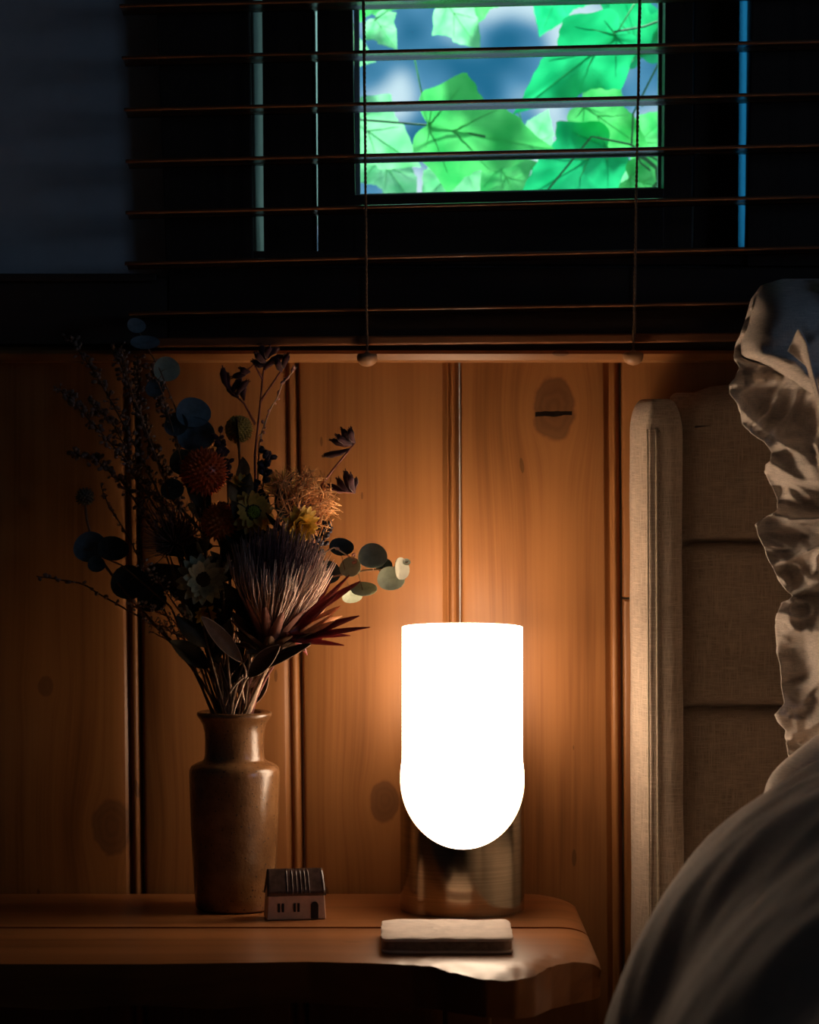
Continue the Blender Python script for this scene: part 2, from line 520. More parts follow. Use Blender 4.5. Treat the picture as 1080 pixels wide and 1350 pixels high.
strip2(415, 419, 416.5, 420, 295, M_daystrip_g)
post2(419, 465, 420, 470, 0.02, 0.075)
post2(875, 912, 872, 910, 0.02, 0.075)
strip2(912, 914.5, 910, 912.5, 262, M_daystrip_b)
post2(914.5, 973, 912.5, 971, 0.025, 0.075)
strip2(973, 985.5, 971, 982, 326, M_daystrip_b)
post2(985.5, 995, 982, 992, 0.02, 0.07)
strip2(995, 998, 992, 994, 326, M_daystrip_b)
post2(998, 1014, 994, 1010, 0.02, 0.07)
quadbar('sash_rail', xz(466, 259, DS), xz(874, 250, DS), xz(466, 345, DS), xz(874, 345, DS), 0.02, 0.075, M_darkx)
quadbar('sash_rail', xz(462, -300, DS), xz(878, -300, DS), xz(462, -240, DS), xz(878, -240, DS), 0.02, 0.075, M_darkx)
# added pale strips round the pane: daylight on the sash edge, put into colour
quadbar('daylit_sash_edge', xz(464, -240, DS), xz(472, -240, DS), xz(468, 258, DS), xz(475, 258, DS), 0.062, 0.072, M_sash_lit, 0.001)
quadbar('daylit_sash_edge', xz(871, -240, DS), xz(876, -240, DS), xz(869, 258, DS), xz(874, 258, DS), 0.062, 0.072, M_sash_lit, 0.001)
quadbar('daylit_sash_edge', xz(475, 254, DS), xz(869, 245, DS), xz(475, 260, DS), xz(869, 251, DS), 0.062, 0.072, M_sash_lit, 0.001)
quadbar('pane', xz(470, -240, 3.57), xz(876, -240, 3.57), xz(470, 256, 3.57), xz(876, 252, 3.57), 0.066, 0.069, M_glass, 0)
quadbar('inner_sill', xz(318, 334, 3.54), xz(1004, 334, 3.54), xz(318, 352, 3.54), xz(1004, 352, 3.54), -0.012, 0.10, M_darkx)

# ------------------------------------------------------------------ venetian blind
DB = 3.450                      # distance of the blind's middle
YB = CAM.y + DB
blind = thing('venetian_blind', P(661, -470, DB), 'dark brown wooden venetian blind with open slats hanging across the window', 'blind')
slat_rows = [(-466, 180), (-398, 175), (-330, 170), (-262, 166), (-194, 163), (-126, 161), (-58, 160), (11, 160), (79, 163), (147, 166), (214.5, 168), (282, 168), (348.5, 167), (414, 172)]
SL = 0.755
slat_me = {}
def slat_mesh():
    m = MB()
    tilt = math.radians(-3.5)
    sec = []
    hh = 0.0017
    for k in range(9):
        s_ = -1 + 2 * k / 8; sec.append((0.0235 * s_, 0.0022 * (1 - s_ * s_) + hh))
    for k in range(1, 6):
        q = PI / 2 - k * PI / 6; sec.append((0.0235 + hh * math.cos(q), hh * math.sin(q)))
    for k in range(9):
        s_ = 1 - 2 * k / 8; sec.append((0.0235 * s_, 0.0022 * (1 - s_ * s_) - hh))
    for k in range(1, 6):
        q = -PI / 2 - k * PI / 6; sec.append((-0.0235 + hh * math.cos(q), hh * math.sin(q)))
    ring = [(y * math.cos(tilt) - z * math.sin(tilt), y * math.sin(tilt) + z * math.cos(tilt)) for y, z in sec]
    k = len(ring)
    ends = [0.0, 0.003, SL - 0.003, SL]
    vs = []
    for i, x in enumerate(ends):
        for (y, z) in ring:
            vs.append((x, y, z) if i in (1, 2) else (x, y * 0.93, z))
    fs = [(i * k + j, i * k + (j + 1) % k, (i + 1) * k + (j + 1) % k, (i + 1) * k + j) for i in range(3) for j in range(k)]
    fs += [tuple(range(k - 1, -1, -1)), tuple(3 * k + j for j in range(k))]
    m.add(vs, fs)
    me = m.mesh('slat'); me.materials.append(M_slat); me.set_sharp_from_angle(angle=math.radians(40))
    return me
sm = slat_mesh()
for (py, px) in slat_rows:
    p = P(px, py + 2, DB)
    inst('slat', sm, blind, Matrix.Translation(p) @ Matrix.Rotation(-0.0235 if py < 400 else -0.017, 4, 'Y'))
p = P(176, 452, DB)
mb = MB().box(0, SL - 0.006, -0.022, 0.022, -0.0045, 0.0045)
mb.v = [Matrix.Translation(p) @ Matrix.Rotation(-0.009, 4, 'Y') @ v for v in mb.v]
build(mb, 'bottom_rail', M_slat, blind, smooth=False, bevel=0.002)
p = P(178, -520, DB)
build(MB().box(p.x, p.x + SL, YB - 0.028, YB + 0.028, p.z - 0.022, p.z + 0.022), 'head_rail', M_slat, blind, smooth=False, bevel=0.003)
ladders = [((478, 0), (484, 425), 474), ((842, 0), (836.5, 425), 472)]
def cordpts(a, b, d, wob=0.0006, n=40, ext=-480):
    (xa, ya), (xb, yb) = a, b
    pts = []
    for i in range(n + 1):
        py = lerp(ext, yb, i / n)
        px = xa + (xb - xa) * (py - ya) / (yb - ya)
        q = P(px, py, d); q.x += wob * N3(px * 0.01, py * 0.013, d * 9)
        pts.append(q)
    return pts
for (a, b, yk) in ladders:
    for off, dd in ((0, -0.027), (4.5, 0.027)):
        build(MB().tube(cordpts((a[0] + off * 0.2, 0), (b[0] + off * 0.2, 446), DB + dd), 0.0007, 5), 'ladder_cord', M_cord, blind)
    # twisted lift cord: two strands wound round each other, ending in a wooden knob
    base_pts = cordpts((a[0] + 2, 0), (b[0] - (0 if a[0] < 500 else 1.5), yk - 6), DB - 0.0295, n=620)
    m = MB()
    for ph in (0, PI):
        m.tube([q + Vector((math.cos(i * 0.8 + ph), math.sin(i * 0.8 + ph), 0)) * 0.00075 for i, q in enumerate(base_pts)], 0.0008, 4)
    lc = build(m, 'lift_cord', M_cord, blind)
    c = base_pts[-1]
    prof = [(0.0005, 0.0035), (0.0024, 0.0032), (0.0030, 0.0018), (0.0080, 0.0014), (0.0098, 0.0002), (0.0104, -0.0018), (0.0100, -0.0052), (0.0082, -0.0086), (0.0052, -0.0108), (0.0024, -0.0116), (0.0004, -0.0118)]
    build(MB().lathe(prof, 28, c), 'knob', M_knob, lc)

# ------------------------------------------------------------------ bedside table, live-edge slab
fe = [(-150, 1268), (0, 1268), (200, 1268), (400, 1265), (490, 1267), (540, 1268), (570, 1271), (595, 1276), (630, 1281), (668, 1281), (695, 1277), (720, 1268), (745, 1264), (775, 1262), (800, 1262)]
roll = [(-150, 0.002), (480, 0.002), (560, 0.003), (610, 0.007), (670, 0.008), (715, 0.004), (740, 0.003), (800, 0.003)]
XE = PT(772, 1225).x            # right end of the slab
XL = -0.62
YJ = PT(700, 1222).y            # joint between the two planks
table = thing('bedside_table', (-0.22, -0.22, 0), 'amber wooden bedside table with a thick live-edge slab top', 'table')
def frontY(x):
    px = 540 + x * F / 3.07
    return PT(0, interp(fe, px)).y, interp(roll, px)
def endx(y):
    """right end of the slab: rounded at the wall side"""
    yb = -0.010
    r = 0.055
    dy = yb - y
    base = XE + 0.006 * (dy / 0.43)
    if dy < r:
        return base - r * 0.75 * (1 - math.sqrt(max(0, 1 - (1 - dy / r) ** 2)))
    return base
TH = 0.044
def plank(yb, yfront, name):
    """closed ring across y, swept along x"""
    m = MB(); NX = 260
    secs = []
    for i in range(NX + 1):
        u = i / NX
        u = 1 - (1 - u) ** 1.6
        ring = []
        def X(y): return lerp(XL, endx(y), u)
        xa = lerp(XL, XE, u)
        yf, rl = yfront(xa)
        n1 = N3(xa * 14, 3.1, 0); n2 = N3(xa * 45, 8.3, 0)
        er = min(1.0, (XE - xa) / 0.03)          # round the end over
        edge = 0.010 * (1 - math.sqrt(max(0, 1 - (1 - er) ** 2)))
        K = 22
        for k in range(K + 1):
            t_ = k / K
            y = lerp(yb, yf, t_)
            w = max(0, (y - (yf + 0.05)) / -0.05)
            z = TT - rl * w * w - 0.0015 * (1 if k in (0,) else 0) + (0.0022 * N3(xa * 70, y * 60, 0) * w * min(1, rl / 0.004) if rl > 0.0025 and w > 0 else 0)
            ring.append((X(y), y, z - edge))
        zt = ring[-1][2]
        live = rl > 0 and yfront is frontY
        for k in range(1, 7):
            t_ = k / 6
            bul = (0.0025 * n1 + 0.0015 * n2 + 0.003 * N3(xa * 30, t_ * 3, 4)) * t_ if live else 0
            yy = yf - bul + (0.016 * t_ if live else 0)
            ring.append((X(yy) - (0.004 * t_ if u == 1 else 0), yy, lerp(zt, TT - TH + edge * 0.7 + (0.005 * n1 if live else 0), t_)))
        ring.append((X(yb), yb, TT - TH + edge * 0.7))
        secs.append(ring)
    k = len(secs[0])
    vs = [v for r_ in secs for v in r_]
    fs = [(i * k + j, (i + 1) * k + j, (i + 1) * k + (j + 1) % k, i * k + (j + 1) % k) for i in range(NX) for j in range(k)]
    fs += [tuple(range(k)), tuple(NX * k + j for j in range(k - 1, -1, -1))]
    m.add(vs, fs)
    return build(m, name, M_table, table, auto=32)
plank(-0.010, lambda x: (YJ + 0.0006, 0.0), 'plank')
plank(YJ - 0.0006, frontY, 'plank')
for (x, y) in ((0.055, -0.30), (0.055, -0.08), (-0.52, -0.30), (-0.52, -0.08)):
    m = MB(); q = 0.022
    m.add([(x - q * .8, y - q * .8, 0), (x + q * .8, y - q * .8, 0), (x + q * .8, y + q * .8, 0), (x - q * .8, y + q * .8, 0),
           (x - q, y - q, TT - TH - 0.001), (x + q, y - q, TT - TH - 0.001), (x + q, y + q, TT - TH - 0.001), (x - q, y + q, TT - TH - 0.001)],
          [(3, 2, 1, 0), (4, 5, 6, 7), (0, 1, 5, 4), (1, 2, 6, 5), (2, 3, 7, 6), (3, 0, 4, 7)])
    build(m, 'leg', M_table, table, smooth=False, bevel=0.003)

# ------------------------------------------------------------------ table lamp
LC = PT(609.5, 1198.5)          # centre of the foot
LD = LC.y - CAM.y
def lz(py): return P(609.5, py, LD).z
RT, RG = 0.0617, 0.0598
lamp = thing('table_lamp', LC, 'lit opal glass cylinder lamp in a slant-cut brushed metal base on the table', 'lamp')
z_mid, dz_cut = lz(1026), (lz(1026) - lz(1110)) * 0.985
z_top = lz(826)
def zcut(a): return z_mid + dz_cut * math.sin(a)      # sin = -1 at the front
# brushed metal tube cut on the slant
m_, t_, b_ = mat_new('brushed_bronze')
co = t_.nodes.new('ShaderNodeTexCoord').outputs['Object']
fb = noise_(t_, mapping_(t_, co, (9, 9, 900)), 1.0, 3, 0.6)
t_.links.new(ramp_(t_, fb, [(0.3, (0.30, 0.235, 0.16)), (0.7, (0.42, 0.335, 0.235))]), b_.inputs['Base Color'])
b_.inputs['Metallic'].default_value = 1.0
b_.inputs['Roughness'].default_value = 0.15
b_.inputs['Anisotropic'].default_value = 0.85
tg = t_.nodes.new('ShaderNodeTangent'); tg.direction_type = 'RADIAL'; tg.axis = 'Z'
t_.links.new(tg.outputs[0], b_.inputs['Tangent'])
M_metal = m_
prof_t = [('o', 0.0), ('o', 0.002), ('o', 0.5), ('o', 1.0), ('i', 1.0), ('i', 0.5), ('i', 0.05)]
def tubefn(u, v):
    a = u * 2 * PI
    k, tt = prof_t[int(round(v * (len(prof_t) - 1)))]
    r = RT if k == 'o' else RT - 0.0012
    if k == 'o' and tt == 0.0: r -= 0.0015
    z = lerp(TT + 0.0003, zcut(a) - 0.0004, tt)
    return Vector((LC.x + r * math.cos(a), LC.y + r * math.sin(a), z))
build(MB().grid(tubefn, 96, len(prof_t), closeu=True), 'base_tube', M_metal, lamp, auto=35)
build(MB().lathe([(0.0005, TT + 0.004), (RT - 0.002, TT + 0.004), (RT - 0.002, TT + 0.0005), (0.0005, TT + 0.0005)], 64, (LC.x, LC.y, 0)), 'foot_plate', M_metal, lamp, auto=35)
# opal glass
m_ = bpy.data.materials.new('glowing_opal_glass'); m_.use_nodes = True
t_ = m_.node_tree
b_ = t_.nodes['Principled BSDF']
b_.inputs['Base Color'].default_value = (0.85, 0.82, 0.78, 1)
b_.inputs['Roughness'].default_value = 0.35
b_.inputs['Emission Color'].default_value = (1.0, 0.73, 0.50, 1)
b_.inputs['Emission Strength'].default_value = LAMP_STRENGTH
M_opal = m_
zb_ = lz(1003)
def gr(z): return lerp(RT - 0.0004, RG, sstep(zb_ - 0.012, zb_ + 0.004, z))
NS = 40
def glassfn(u, v):
    a = u * 2 * PI
    k = int(round(v * (NS + 7)))
    if k == 0:
        z = zcut(a) - 0.004; r = RT - 0.0035
    elif k <= NS:
        z = lerp(zcut(a) + 0.0002, z_top - 0.0006, (k - 1) / (NS - 1)); r = gr(z)
    elif k == NS + 1: z = z_top; r = RG - 0.0012
    elif k == NS + 2: z = z_top - 0.0006; r = RG - 0.0024
    else:
        z = lerp(z_top - 0.0006, zcut(a) + 0.002, (k - NS - 2) / 5); r = RG - 0.003
    return Vector((LC.x + r * math.cos(a), LC.y + r * math.sin(a), z))
build(MB().grid(glassfn, 96, NS + 8, closeu=True), 'glass_shade', M_opal, lamp, auto=60)

# ------------------------------------------------------------------ stoneware vase
VC = PT(309.5, 1198.5)
VD = VC.y - CAM.y
vk = VD / F
def vz(py): return P(309.5, py, VD).z
m_, t_, b_ = mat_new('salt_glazed_stoneware')
co = t_.nodes.new('ShaderNodeTexCoord').outputs['Object']
f1 = noise_(t_, co, 22, 5, 0.65); f2 = noise_(t_, co, 320, 3, 0.6)
sp = t_.nodes.new('ShaderNodeTexVoronoi'); sp.inputs['Scale'].default_value = 260
t_.links.new(co, sp.inputs['Vector'])
cc = ramp_(t_, f1, [(0.3, (0.13, 0.058, 0.022)), (0.55, (0.245, 0.118, 0.045)), (0.75, (0.33, 0.18, 0.08))])
cc = mix_(t_, math_(t_, 'MULTIPLY', math_(t_, 'LESS_THAN', sp.outputs['Distance'], 0.28), math_(t_, 'GREATER_THAN', f2, 0.55)), cc, (0.09, 0.05, 0.03))
t_.links.new(cc, b_.inputs['Base Color'])
b_.inputs['Roughness'].default_value = 0.25
b_.inputs['Coat Weight'].default_value = 0.6
b_.inputs['Coat Roughness'].default_value = 0.2
b_.inputs['Specular IOR Level'].default_value = 0.55
bump_(t_, b_, math_(t_, 'ADD', math_(t_, 'MULTIPLY', f1, 1.5), math_(t_, 'MULTIPLY', f2, 0.5)), 0.35, 0.002)
M_stone = m_
vp = [(0.5, 1203), (44, 1203), (49.5, 1202), (51.5, 1199), (53, 1185), (55.5, 1140), (58, 1090), (59.3, 1050), (60, 1026), (59.5, 1020), (57, 1014.5), (50, 1010.5), (43, 1008), (40.2, 1005), (39.2, 1000), (38.8, 985), (39.5, 970), (42, 960), (46, 953), (49, 949), (50, 946.5), (49.3, 944), (46, 942.6), (41, 942.8), (37, 945), (34, 950), (32, 965), (31.5, 1000), (33, 1006), (50, 1016), (53, 1030), (50, 1100), (46, 1190), (0.5, 1196)]
m = MB().lathe([(r * vk, vz(py) - VC.z + (0.0)) for r, py in vp], 72, VC)
zmin = min(v.z for v in m.v)
for v in m.v: v.z += TT + 0.0003 - zmin
vase = build(m, 'stoneware_vase', M_stone, loc=VC, auto=60)
tag(vase, 'brown stoneware bottle vase with flared neck holding the dried bouquet', 'vase')

# ------------------------------------------------------------------ ceramic cottage
HC = PT(391, 1213)
house = thing('ceramic_cottage', HC, 'tiny glazed ceramic cottage with ridged dark roof beside the vase', 'ornament')
HM = Matrix.Translation(HC) @ Matrix.Rotation(math.radians(9), 4, 'Z')
hw, hd = 0.0275, 0.0135          # half width, half depth
M_clay = simple('pale_glazed_clay', (0.62, 0.43, 0.31), 0.35, var=0.12, scale=120, bump=0.2)
M_roof = simple('dark_glaze', (0.06, 0.035, 0.028), 0.16, var=0.4, scale=90, bump=0.25, spec=0.7)
M_hole = simple('black_recess', (0.012, 0.008, 0.007), 0.6)
def hput(m): 
    m.v = [HM @ v for v in m.v]; return m
off = hd
def hbox(m, x0, x1, y0, y1, z0, z1): return m.box(x0, x1, y0 + off, y1 + off, z0, z1)
m = MB()
# tapered body with gables
zE, zR = 0.0255, 0.0475
b0 = [(-hw - .0015, -hd), (hw + .0015, -hd), (hw + .0015, hd), (-hw - .0015, hd)]
vs = [(x, y + off, 0.0004) for x, y in b0] + [(x * 0.955, (y * 0.98) + off, zE) for x, y in b0] + [(-hw * 0.90, off, zR - 0.003), (hw * 0.90, off, zR - 0.003)]
m.add(vs, [(3, 2, 1, 0), (0, 1, 5, 4), (1, 2, 6, 9, 5), (2, 3, 7, 6), (3, 0, 4, 8, 7), (4, 5, 9, 8), (6, 7, 8, 9)])
build(hput(m), 'walls', M_clay, house, smooth=False, bevel=0.0012)
m = MB()
def rpt(x, s_, lift=0.0):
    """roof point: s_=-1 front eave .. 0 ridge .. 1 back eave"""
    a = abs(s_)
    y = s_ * (hd + 0.0012); z = lerp(zR, zE - 0.0015, a ** 1.15)
    xx = x * lerp(0.95, 1.0, a)
    return Vector((xx, y + off - lift * 0.75 * (1 if s_ < 0 else -1), z + lift * 0.6))
def rooffn(u, v):
    x = (-1 + 2 * u) * (hw + 0.0012)
    return rpt(x, -1 + 2 * v, 0.0004 * N3(u * 9, v * 5, 2))
m.grid(rooffn, 24, 13)
roof = build(hput(m), 'roof', M_roof, house, solid=0.0024, auto=60)
for fx in (-0.33, -0.14, 0.02, 0.17, 0.32, 0.46, 0.97):
    m = MB().tube([rpt(fx * hw, s_, 0.0011) for s_ in [-1 + k / 6 for k in range(7)]], [0.0006, 0.0008, 0.0009, 0.0009, 0.0009, 0.0009, 0.0007], 6)
    build(hput(m), 'roof_rib', M_roof, roof)
def wl(x, z0, w, h, arch=False, name='window_pane'):
    m = MB(); y0 = off - hd
    if arch:
        pts = [(x - w, z0), (x + w, z0)] + [(x + w * math.cos(k * PI / 8), z0 + h - w + w * math.sin(k * PI / 8)) for k in range(9)]
    else:
        pts = [(x - w, z0), (x + w, z0), (x + w, z0 + h), (x - w, z0 + h)]
    n = len(pts)
    m.add([(px, y0 - 0.0006, z) for px, z in pts] + [(px, y0 + 0.002, z) for px, z in pts], [tuple(range(n))] + [(i, n + i, n + (i + 1) % n, (i + 1) % n) for i in range(n)])
    build(hput(m), name, M_hole, house, smooth=False)
for x in (-0.0172, -0.0132, -0.0018, 0.0020): wl(x, 0.008, 0.0011, 0.0085)
wl(0.0178, 0.0012, 0.0036, 0.0165, True, 'door')

# ------------------------------------------------------------------ notebook of handmade paper
n0, n1 = PT(502, 1257.5), PT(677, 1256.5)
M_paper = simple('handmade_paper', (0.80, 0.68, 0.60), 0.75, var=0.15, scale=45, bump=0.5, bdist=0.002)
M_pages = simple('page_edges', (0.30, 0.23, 0.19), 0.8, var=0.3, scale=160)
nb = thing('notebook', (n0 + n1) / 2 + Vector((0, 0.06, 0)), 'small square notebook with pale rough cover lying before the lamp', 'book')
bx0, bx1, by0, by1 = n0.x, n1.x, n0.y, n0.y + 0.118
def slab_round(m, x0, x1, y0, y1, z0, z1, r, jag, seed, n=96):
    ring = []
    for i in range(n):
        a = 2 * PI * i / n
        # rounded rectangle by superellipse
        c, s_ = math.cos(a), math.sin(a)
        k = (abs(c) ** 14 + abs(s_) ** 14) ** (-1 / 14)
        jj = 1 + jag * N3(c * 9 + seed, s_ * 9, seed)
        ring.append(((x0 + x1) / 2 + c * k * (x1 - x0) / 2 * jj, (y0 + y1) / 2 + s_ * k * (y1 - y0) / 2 * jj))
    vs = [(x, y, z0) for x, y in ring] + [(x, y, z1 - 0.0006) for x, y in ring]
    cx, cy = (x0 + x1) / 2, (y0 + y1) / 2
    for sc in (0.985, 0.8, 0.5, 0.2):
        vs += [(cx + (x - cx) * sc, cy + (y - cy) * sc, z1 + 0.0009 * N3(x * 60, y * 60, sc * 3 + seed)) for x, y in ring]
    fs = [tuple(range(n - 1, -1, -1))]
    for L_ in range(5):
        fs += [(L_ * n + i, L_ * n + (i + 1) % n, (L_ + 1) * n + (i + 1) % n, (L_ + 1) * n + i) for i in range(n)]
    fs.append(tuple(5 * n + i for i in range(n)))
    return m.add(vs, fs)
z0 = TT + 0.0004
build(slab_round(MB(), bx0, bx1, by0, by1, z0, z0 + 0.0022, 0.005, 0.010, 1.3), 'back_cover', M_paper, nb, auto=50)
build(slab_round(MB(), bx0 + .0015, bx1 - .0015, by0 + .0012, by1 - .0015, z0 + 0.0023, z0 + 0.0105, 0.005, 0.006, 5.1), 'page_block', M_pages, nb, auto=50)
build(slab_round(MB(), bx0, bx1, by0, by1, z0 + 0.0106, z0 + 0.0135, 0.005, 0.013, 9.7), 'front_cover', M_paper, nb, auto=50)

# ------------------------------------------------------------------ bed with wing headboard
bed = thing('bed', (1.05, -1.05, 0), 'bed with a beige linen wingback headboard against the pine wall', 'bed')
BX0 = 0.232
def cushion(x0, x1, y0, y1, z0, z1, r, name, mat, n=(14, 8, 14), puff=0.0, sub=2):
    m = MB().box(x0, x1, y0, y1, z0, z1)
    o = build(m, name, mat, bed, bevel=r)
    o.modifiers['bevel'].segments = 6
    return o
wing_y = -0.114
zw = P(865, 526, 3.39).z
xw0, xw1 = P(837, 800, 3.405).x, P(904, 800, 3.39).x
# wing: soft upright board with rounded top and front corners
m = MB()
NZ, NR = 60, 72
def wingfn(u, v):
    z = lerp(0.16, zw, 1 - (1 - v) ** 1.7)
    top = max(0.0, (z - (zw - 0.036)) / 0.036)
    sh = 0.5 * (1 - math.sqrt(max(0.0, 1 - top * top)))
    a = u * 2 * PI + PI / 4
    c, s_ = math.cos(a), math.sin(a)
    ep = 2.3 if (c < 0 and s_ < 0) else 5.0       # well padded outer front corner
    if c < 0 and s_ < 0: ep = 5.0 - 2.8 * math.sin(2 * math.atan2(-s_, -c)) ** 0.5
    k = (abs(c) ** ep + abs(s_) ** ep) ** (-1 / ep)
    lean = -0.006 * (z - 0.6)
    hx = (xw1 - xw0) / 2
    cx = (xw0 + xw1) / 2 + lean
    hy = (-0.012 - wing_y) / 2
    cy = (-0.012 + wing_y) / 2
    k2 = 1 - sh * 1.15
    wv = 0.0012 * N3(z * 12, c * 2, s_ * 2)
    return Vector((cx + c * k * hx * k2 + wv, cy + s_ * k * hy * (1 - sh * 0.25), z))
m.grid(wingfn, NR, NZ, closeu=True)
top_ring = [j * NZ + NZ - 1 for j in range(NR)]
m.f.append(tuple(top_ring))
wing = build(m, 'headboard_wing', M_linen, bed, auto=80)
for pxs, rr in ((856, 0.0011), (868, 0.0013)):
    xs = P(pxs, 800, 3.387).x
    pts = []
    for k in range(90):
        z = lerp(0.3, zw - 0.03, k / 89)
        pts.append((xs - 0.006 * (z - 0.6), wing_y - 0.0002, z))
    build(MB().tube(pts, rr, 6), 'seam', M_thread, wing)
m = MB()
xs = P(871.5, 800, 3.387).x
for k in range(95):
    z = lerp(0.42, zw - 0.035, k / 94)
    m.tube([(xs - 0.006 * (z - 0.6), wing_y + 0.0003, z), (xs - 0.006 * (z - 0.6), wing_y - 0.0008, z + 0.0018), (xs - 0.006 * (z - 0.6), wing_y + 0.0003, z + 0.0036)], 0.0006, 4)
build(m, 'stitching', M_thread, wing)['kind'] = 'stuff'
# upholstered back panels, one above the other
pz = [P(950, 507, 3.44).z, P(950, 716, 3.44).z, P(950, 935, 3.44).z, P(950, 1160, 3.44).z, 0.30]
for k in range(4):
    z1, z0 = pz[k], pz[k + 1]
    def pf(u, v, z0=z0, z1=z1, k=k):
        # front face bulges, all edges rolled back
        x = lerp(xw1 - 0.004, 1.86, u)
        ed = min(1.0, v / 0.07, (1 - v) / (0.16 if k == 0 else 0.07))
        eu = min(1.0, u / 0.012)
        q = math.sqrt(max(0, 1 - (1 - ed) ** 2)) * math.sqrt(max(0, 1 - (1 - eu) ** 2))
        z = lerp(z0, z1, v)
        if k == 0 and v > 0.75: z -= 0.012 * (1 - sstep(0, 0.03, u))
        y = -0.028 - 0.026 * q - 0.003 * N3(x * 7, z * 7, 1) * q
        return Vector((x, y, z))
    m = MB().grid(pf, 90, 28)
    build(m, 'headboard_panel', M_linen, bed)
build(MB().box(xw1 - 0.01, 1.86, -0.029, -0.012, 0.2, pz[0] - 0.008), 'headboard_frame', M_linen, bed, smooth=False, bevel=0.01)
build(MB().box(0.30, 1.80, -2.12, -0.075, 0.30, 0.54), 'mattress', M_cotton, bed, smooth=True, bevel=0.05)
build(MB().box(0.29, 1.82, -2.14, -0.07, 0.10, 0.295), 'bed_base', M_linen, bed, smooth=True, bevel=0.012)
for (x, y) in ((0.36, -0.2), (0.36, -2.0), (1.75, -0.2), (1.75, -2.0)):
    build(MB().lathe([(0.0005, 0), (0.02, 0), (0.028, 0.101), (0.0005, 0.101)], 16, (x, y, 0)), 'leg', M_dark, bed, auto=40)

# ------------------------------------------------------------------ duvet: a thick puffed roll hanging over the bed side
def ridged(x, y, z): return 1 - abs(N3(x, y, z)) * 2
YE = -0.455                      # end near the headboard
def duvetfn(u, v):
    # v runs from the headboard end towards the camera, u round the section from the floor side over the top
    y = lerp(YE, -2.05, v ** 1.35)
    q = min(1.0, (YE - y) / 0.30)
    e_ = math.sqrt(max(0.0, 1 - (1 - q) ** 2))
    e_ = 0.55 + 0.45 * e_ if q > 0 else 0.55
    cx, cz, R = 0.452, 0.437, 0.292
    L1, L2, L3 = 0.36, R * PI / 2, 1.05
    s_ = u * (L1 + L2 + L3)
    if s_ < L1:
        pt = Vector((-R, 0, -L1 + s_)); nr = Vector((-1, 0, 0))
    elif s_ < L1 + L2:
        a = (s_ - L1) / R
        nr = Vector((-math.cos(a), 0, math.sin(a))); pt = nr * R
    else:
        pt = Vector((s_ - L1 - L2, 0, R + 0.03 * sstep(0, 0.5, s_ - L1 - L2))); nr = Vector((0, 0, 1))
    ang = s_ * 1.0
    # long soft folds running round the roll
    f = 0.020 * N3(y * 5.0 + 1.2 * s_, s_ * 2.2, 3.3) + 0.008 * N3(y * 14 + s_ * 5.5, s_ * 3.0, 7.7) + 0.0035 * N3(y * 26 - s_ * 9, s_ * 9, 1.2)
    f *= 0.35 + 0.65 * q
    # the end closes down towards the mattress
    x = cx + pt.x + nr.x * f
    z = cz + pt.z + nr.z * f
    zf = 0.545
    if z > zf: z = zf + (z - zf) * (e_ - 0.55) / 0.45 * 1.0
    if pt.x < 0: x = cx + (x - cx) * (0.70 + 0.30 * (e_ - 0.55) / 0.45)
    return Vector((x, y, z))
m = MB().grid(duvetfn, 150, 150)
duvet = build(m, 'duvet', M_duvet, loc=(0.9, -1.3, 0.55), solid=0.004)
tag(duvet, 'puffy pale cotton duvet heaped over the bed edge in the foreground', 'duvet')

# folded sheet and flat pillow between duvet and the standing pillow
def softblob(name, c, r, wr, mat, seed, rotz=0.0, ex=2.6, tilt=0.0, nu=96, nv=48):
    c = Vector(c); R_ = Matrix.Rotation(rotz, 3, 'Z') @ Matrix.Rotation(tilt, 3, 'X')
    def fn(u, v):
        a = u * 2 * PI; b = -PI / 2 + v * PI
        cb, sb = math.cos(b), math.sin(b)
        ca, sa = math.cos(a), math.sin(a)
        k = (abs(ca) ** ex + abs(sa) ** ex) ** (-1 / ex)
        w = Vector((ca * k * (abs(cb) ** 0.6), sa * k * (abs(cb) ** 0.6), sb))
        p_ = Vector((w.x * r[0], w.y * r[1], w.z * r[2]))
        d = wr * (ridged(p_.x * 16 + seed, p_.y * 9, p_.z * 16) - 0.5) + wr * 0.5 * N3(p_.x * 30, p_.y * 30, p_.z * 30 + seed)
        p_ += p_.normalized() * d
        return c + R_ @ p_
    return MB().grid(fn, nu, nv, closeu=True)
c1 = P(1150, 1030, 2.97)
flat = build(softblob('p', (0.645, -0.385, 0.635), (0.32, 0.10, 0.092), 0.006, M_cotton, 2.0), 'flat_pillow', M_cotton, loc=(0.645, -0.385, 0.545))
tag(flat, 'smooth pale pillow lying flat below the ruffled pillow', 'pillow')
fold = build(softblob('p', (0.612, -0.46, 0.585), (0.33, 0.08, 0.066), 0.006, M_cotton, 6.0), 'folded_sheet', M_cotton, loc=(0.612, -0.46, 0.53))
tag(fold, 'turned-down fold of pale sheet tucked behind the duvet', 'sheet')

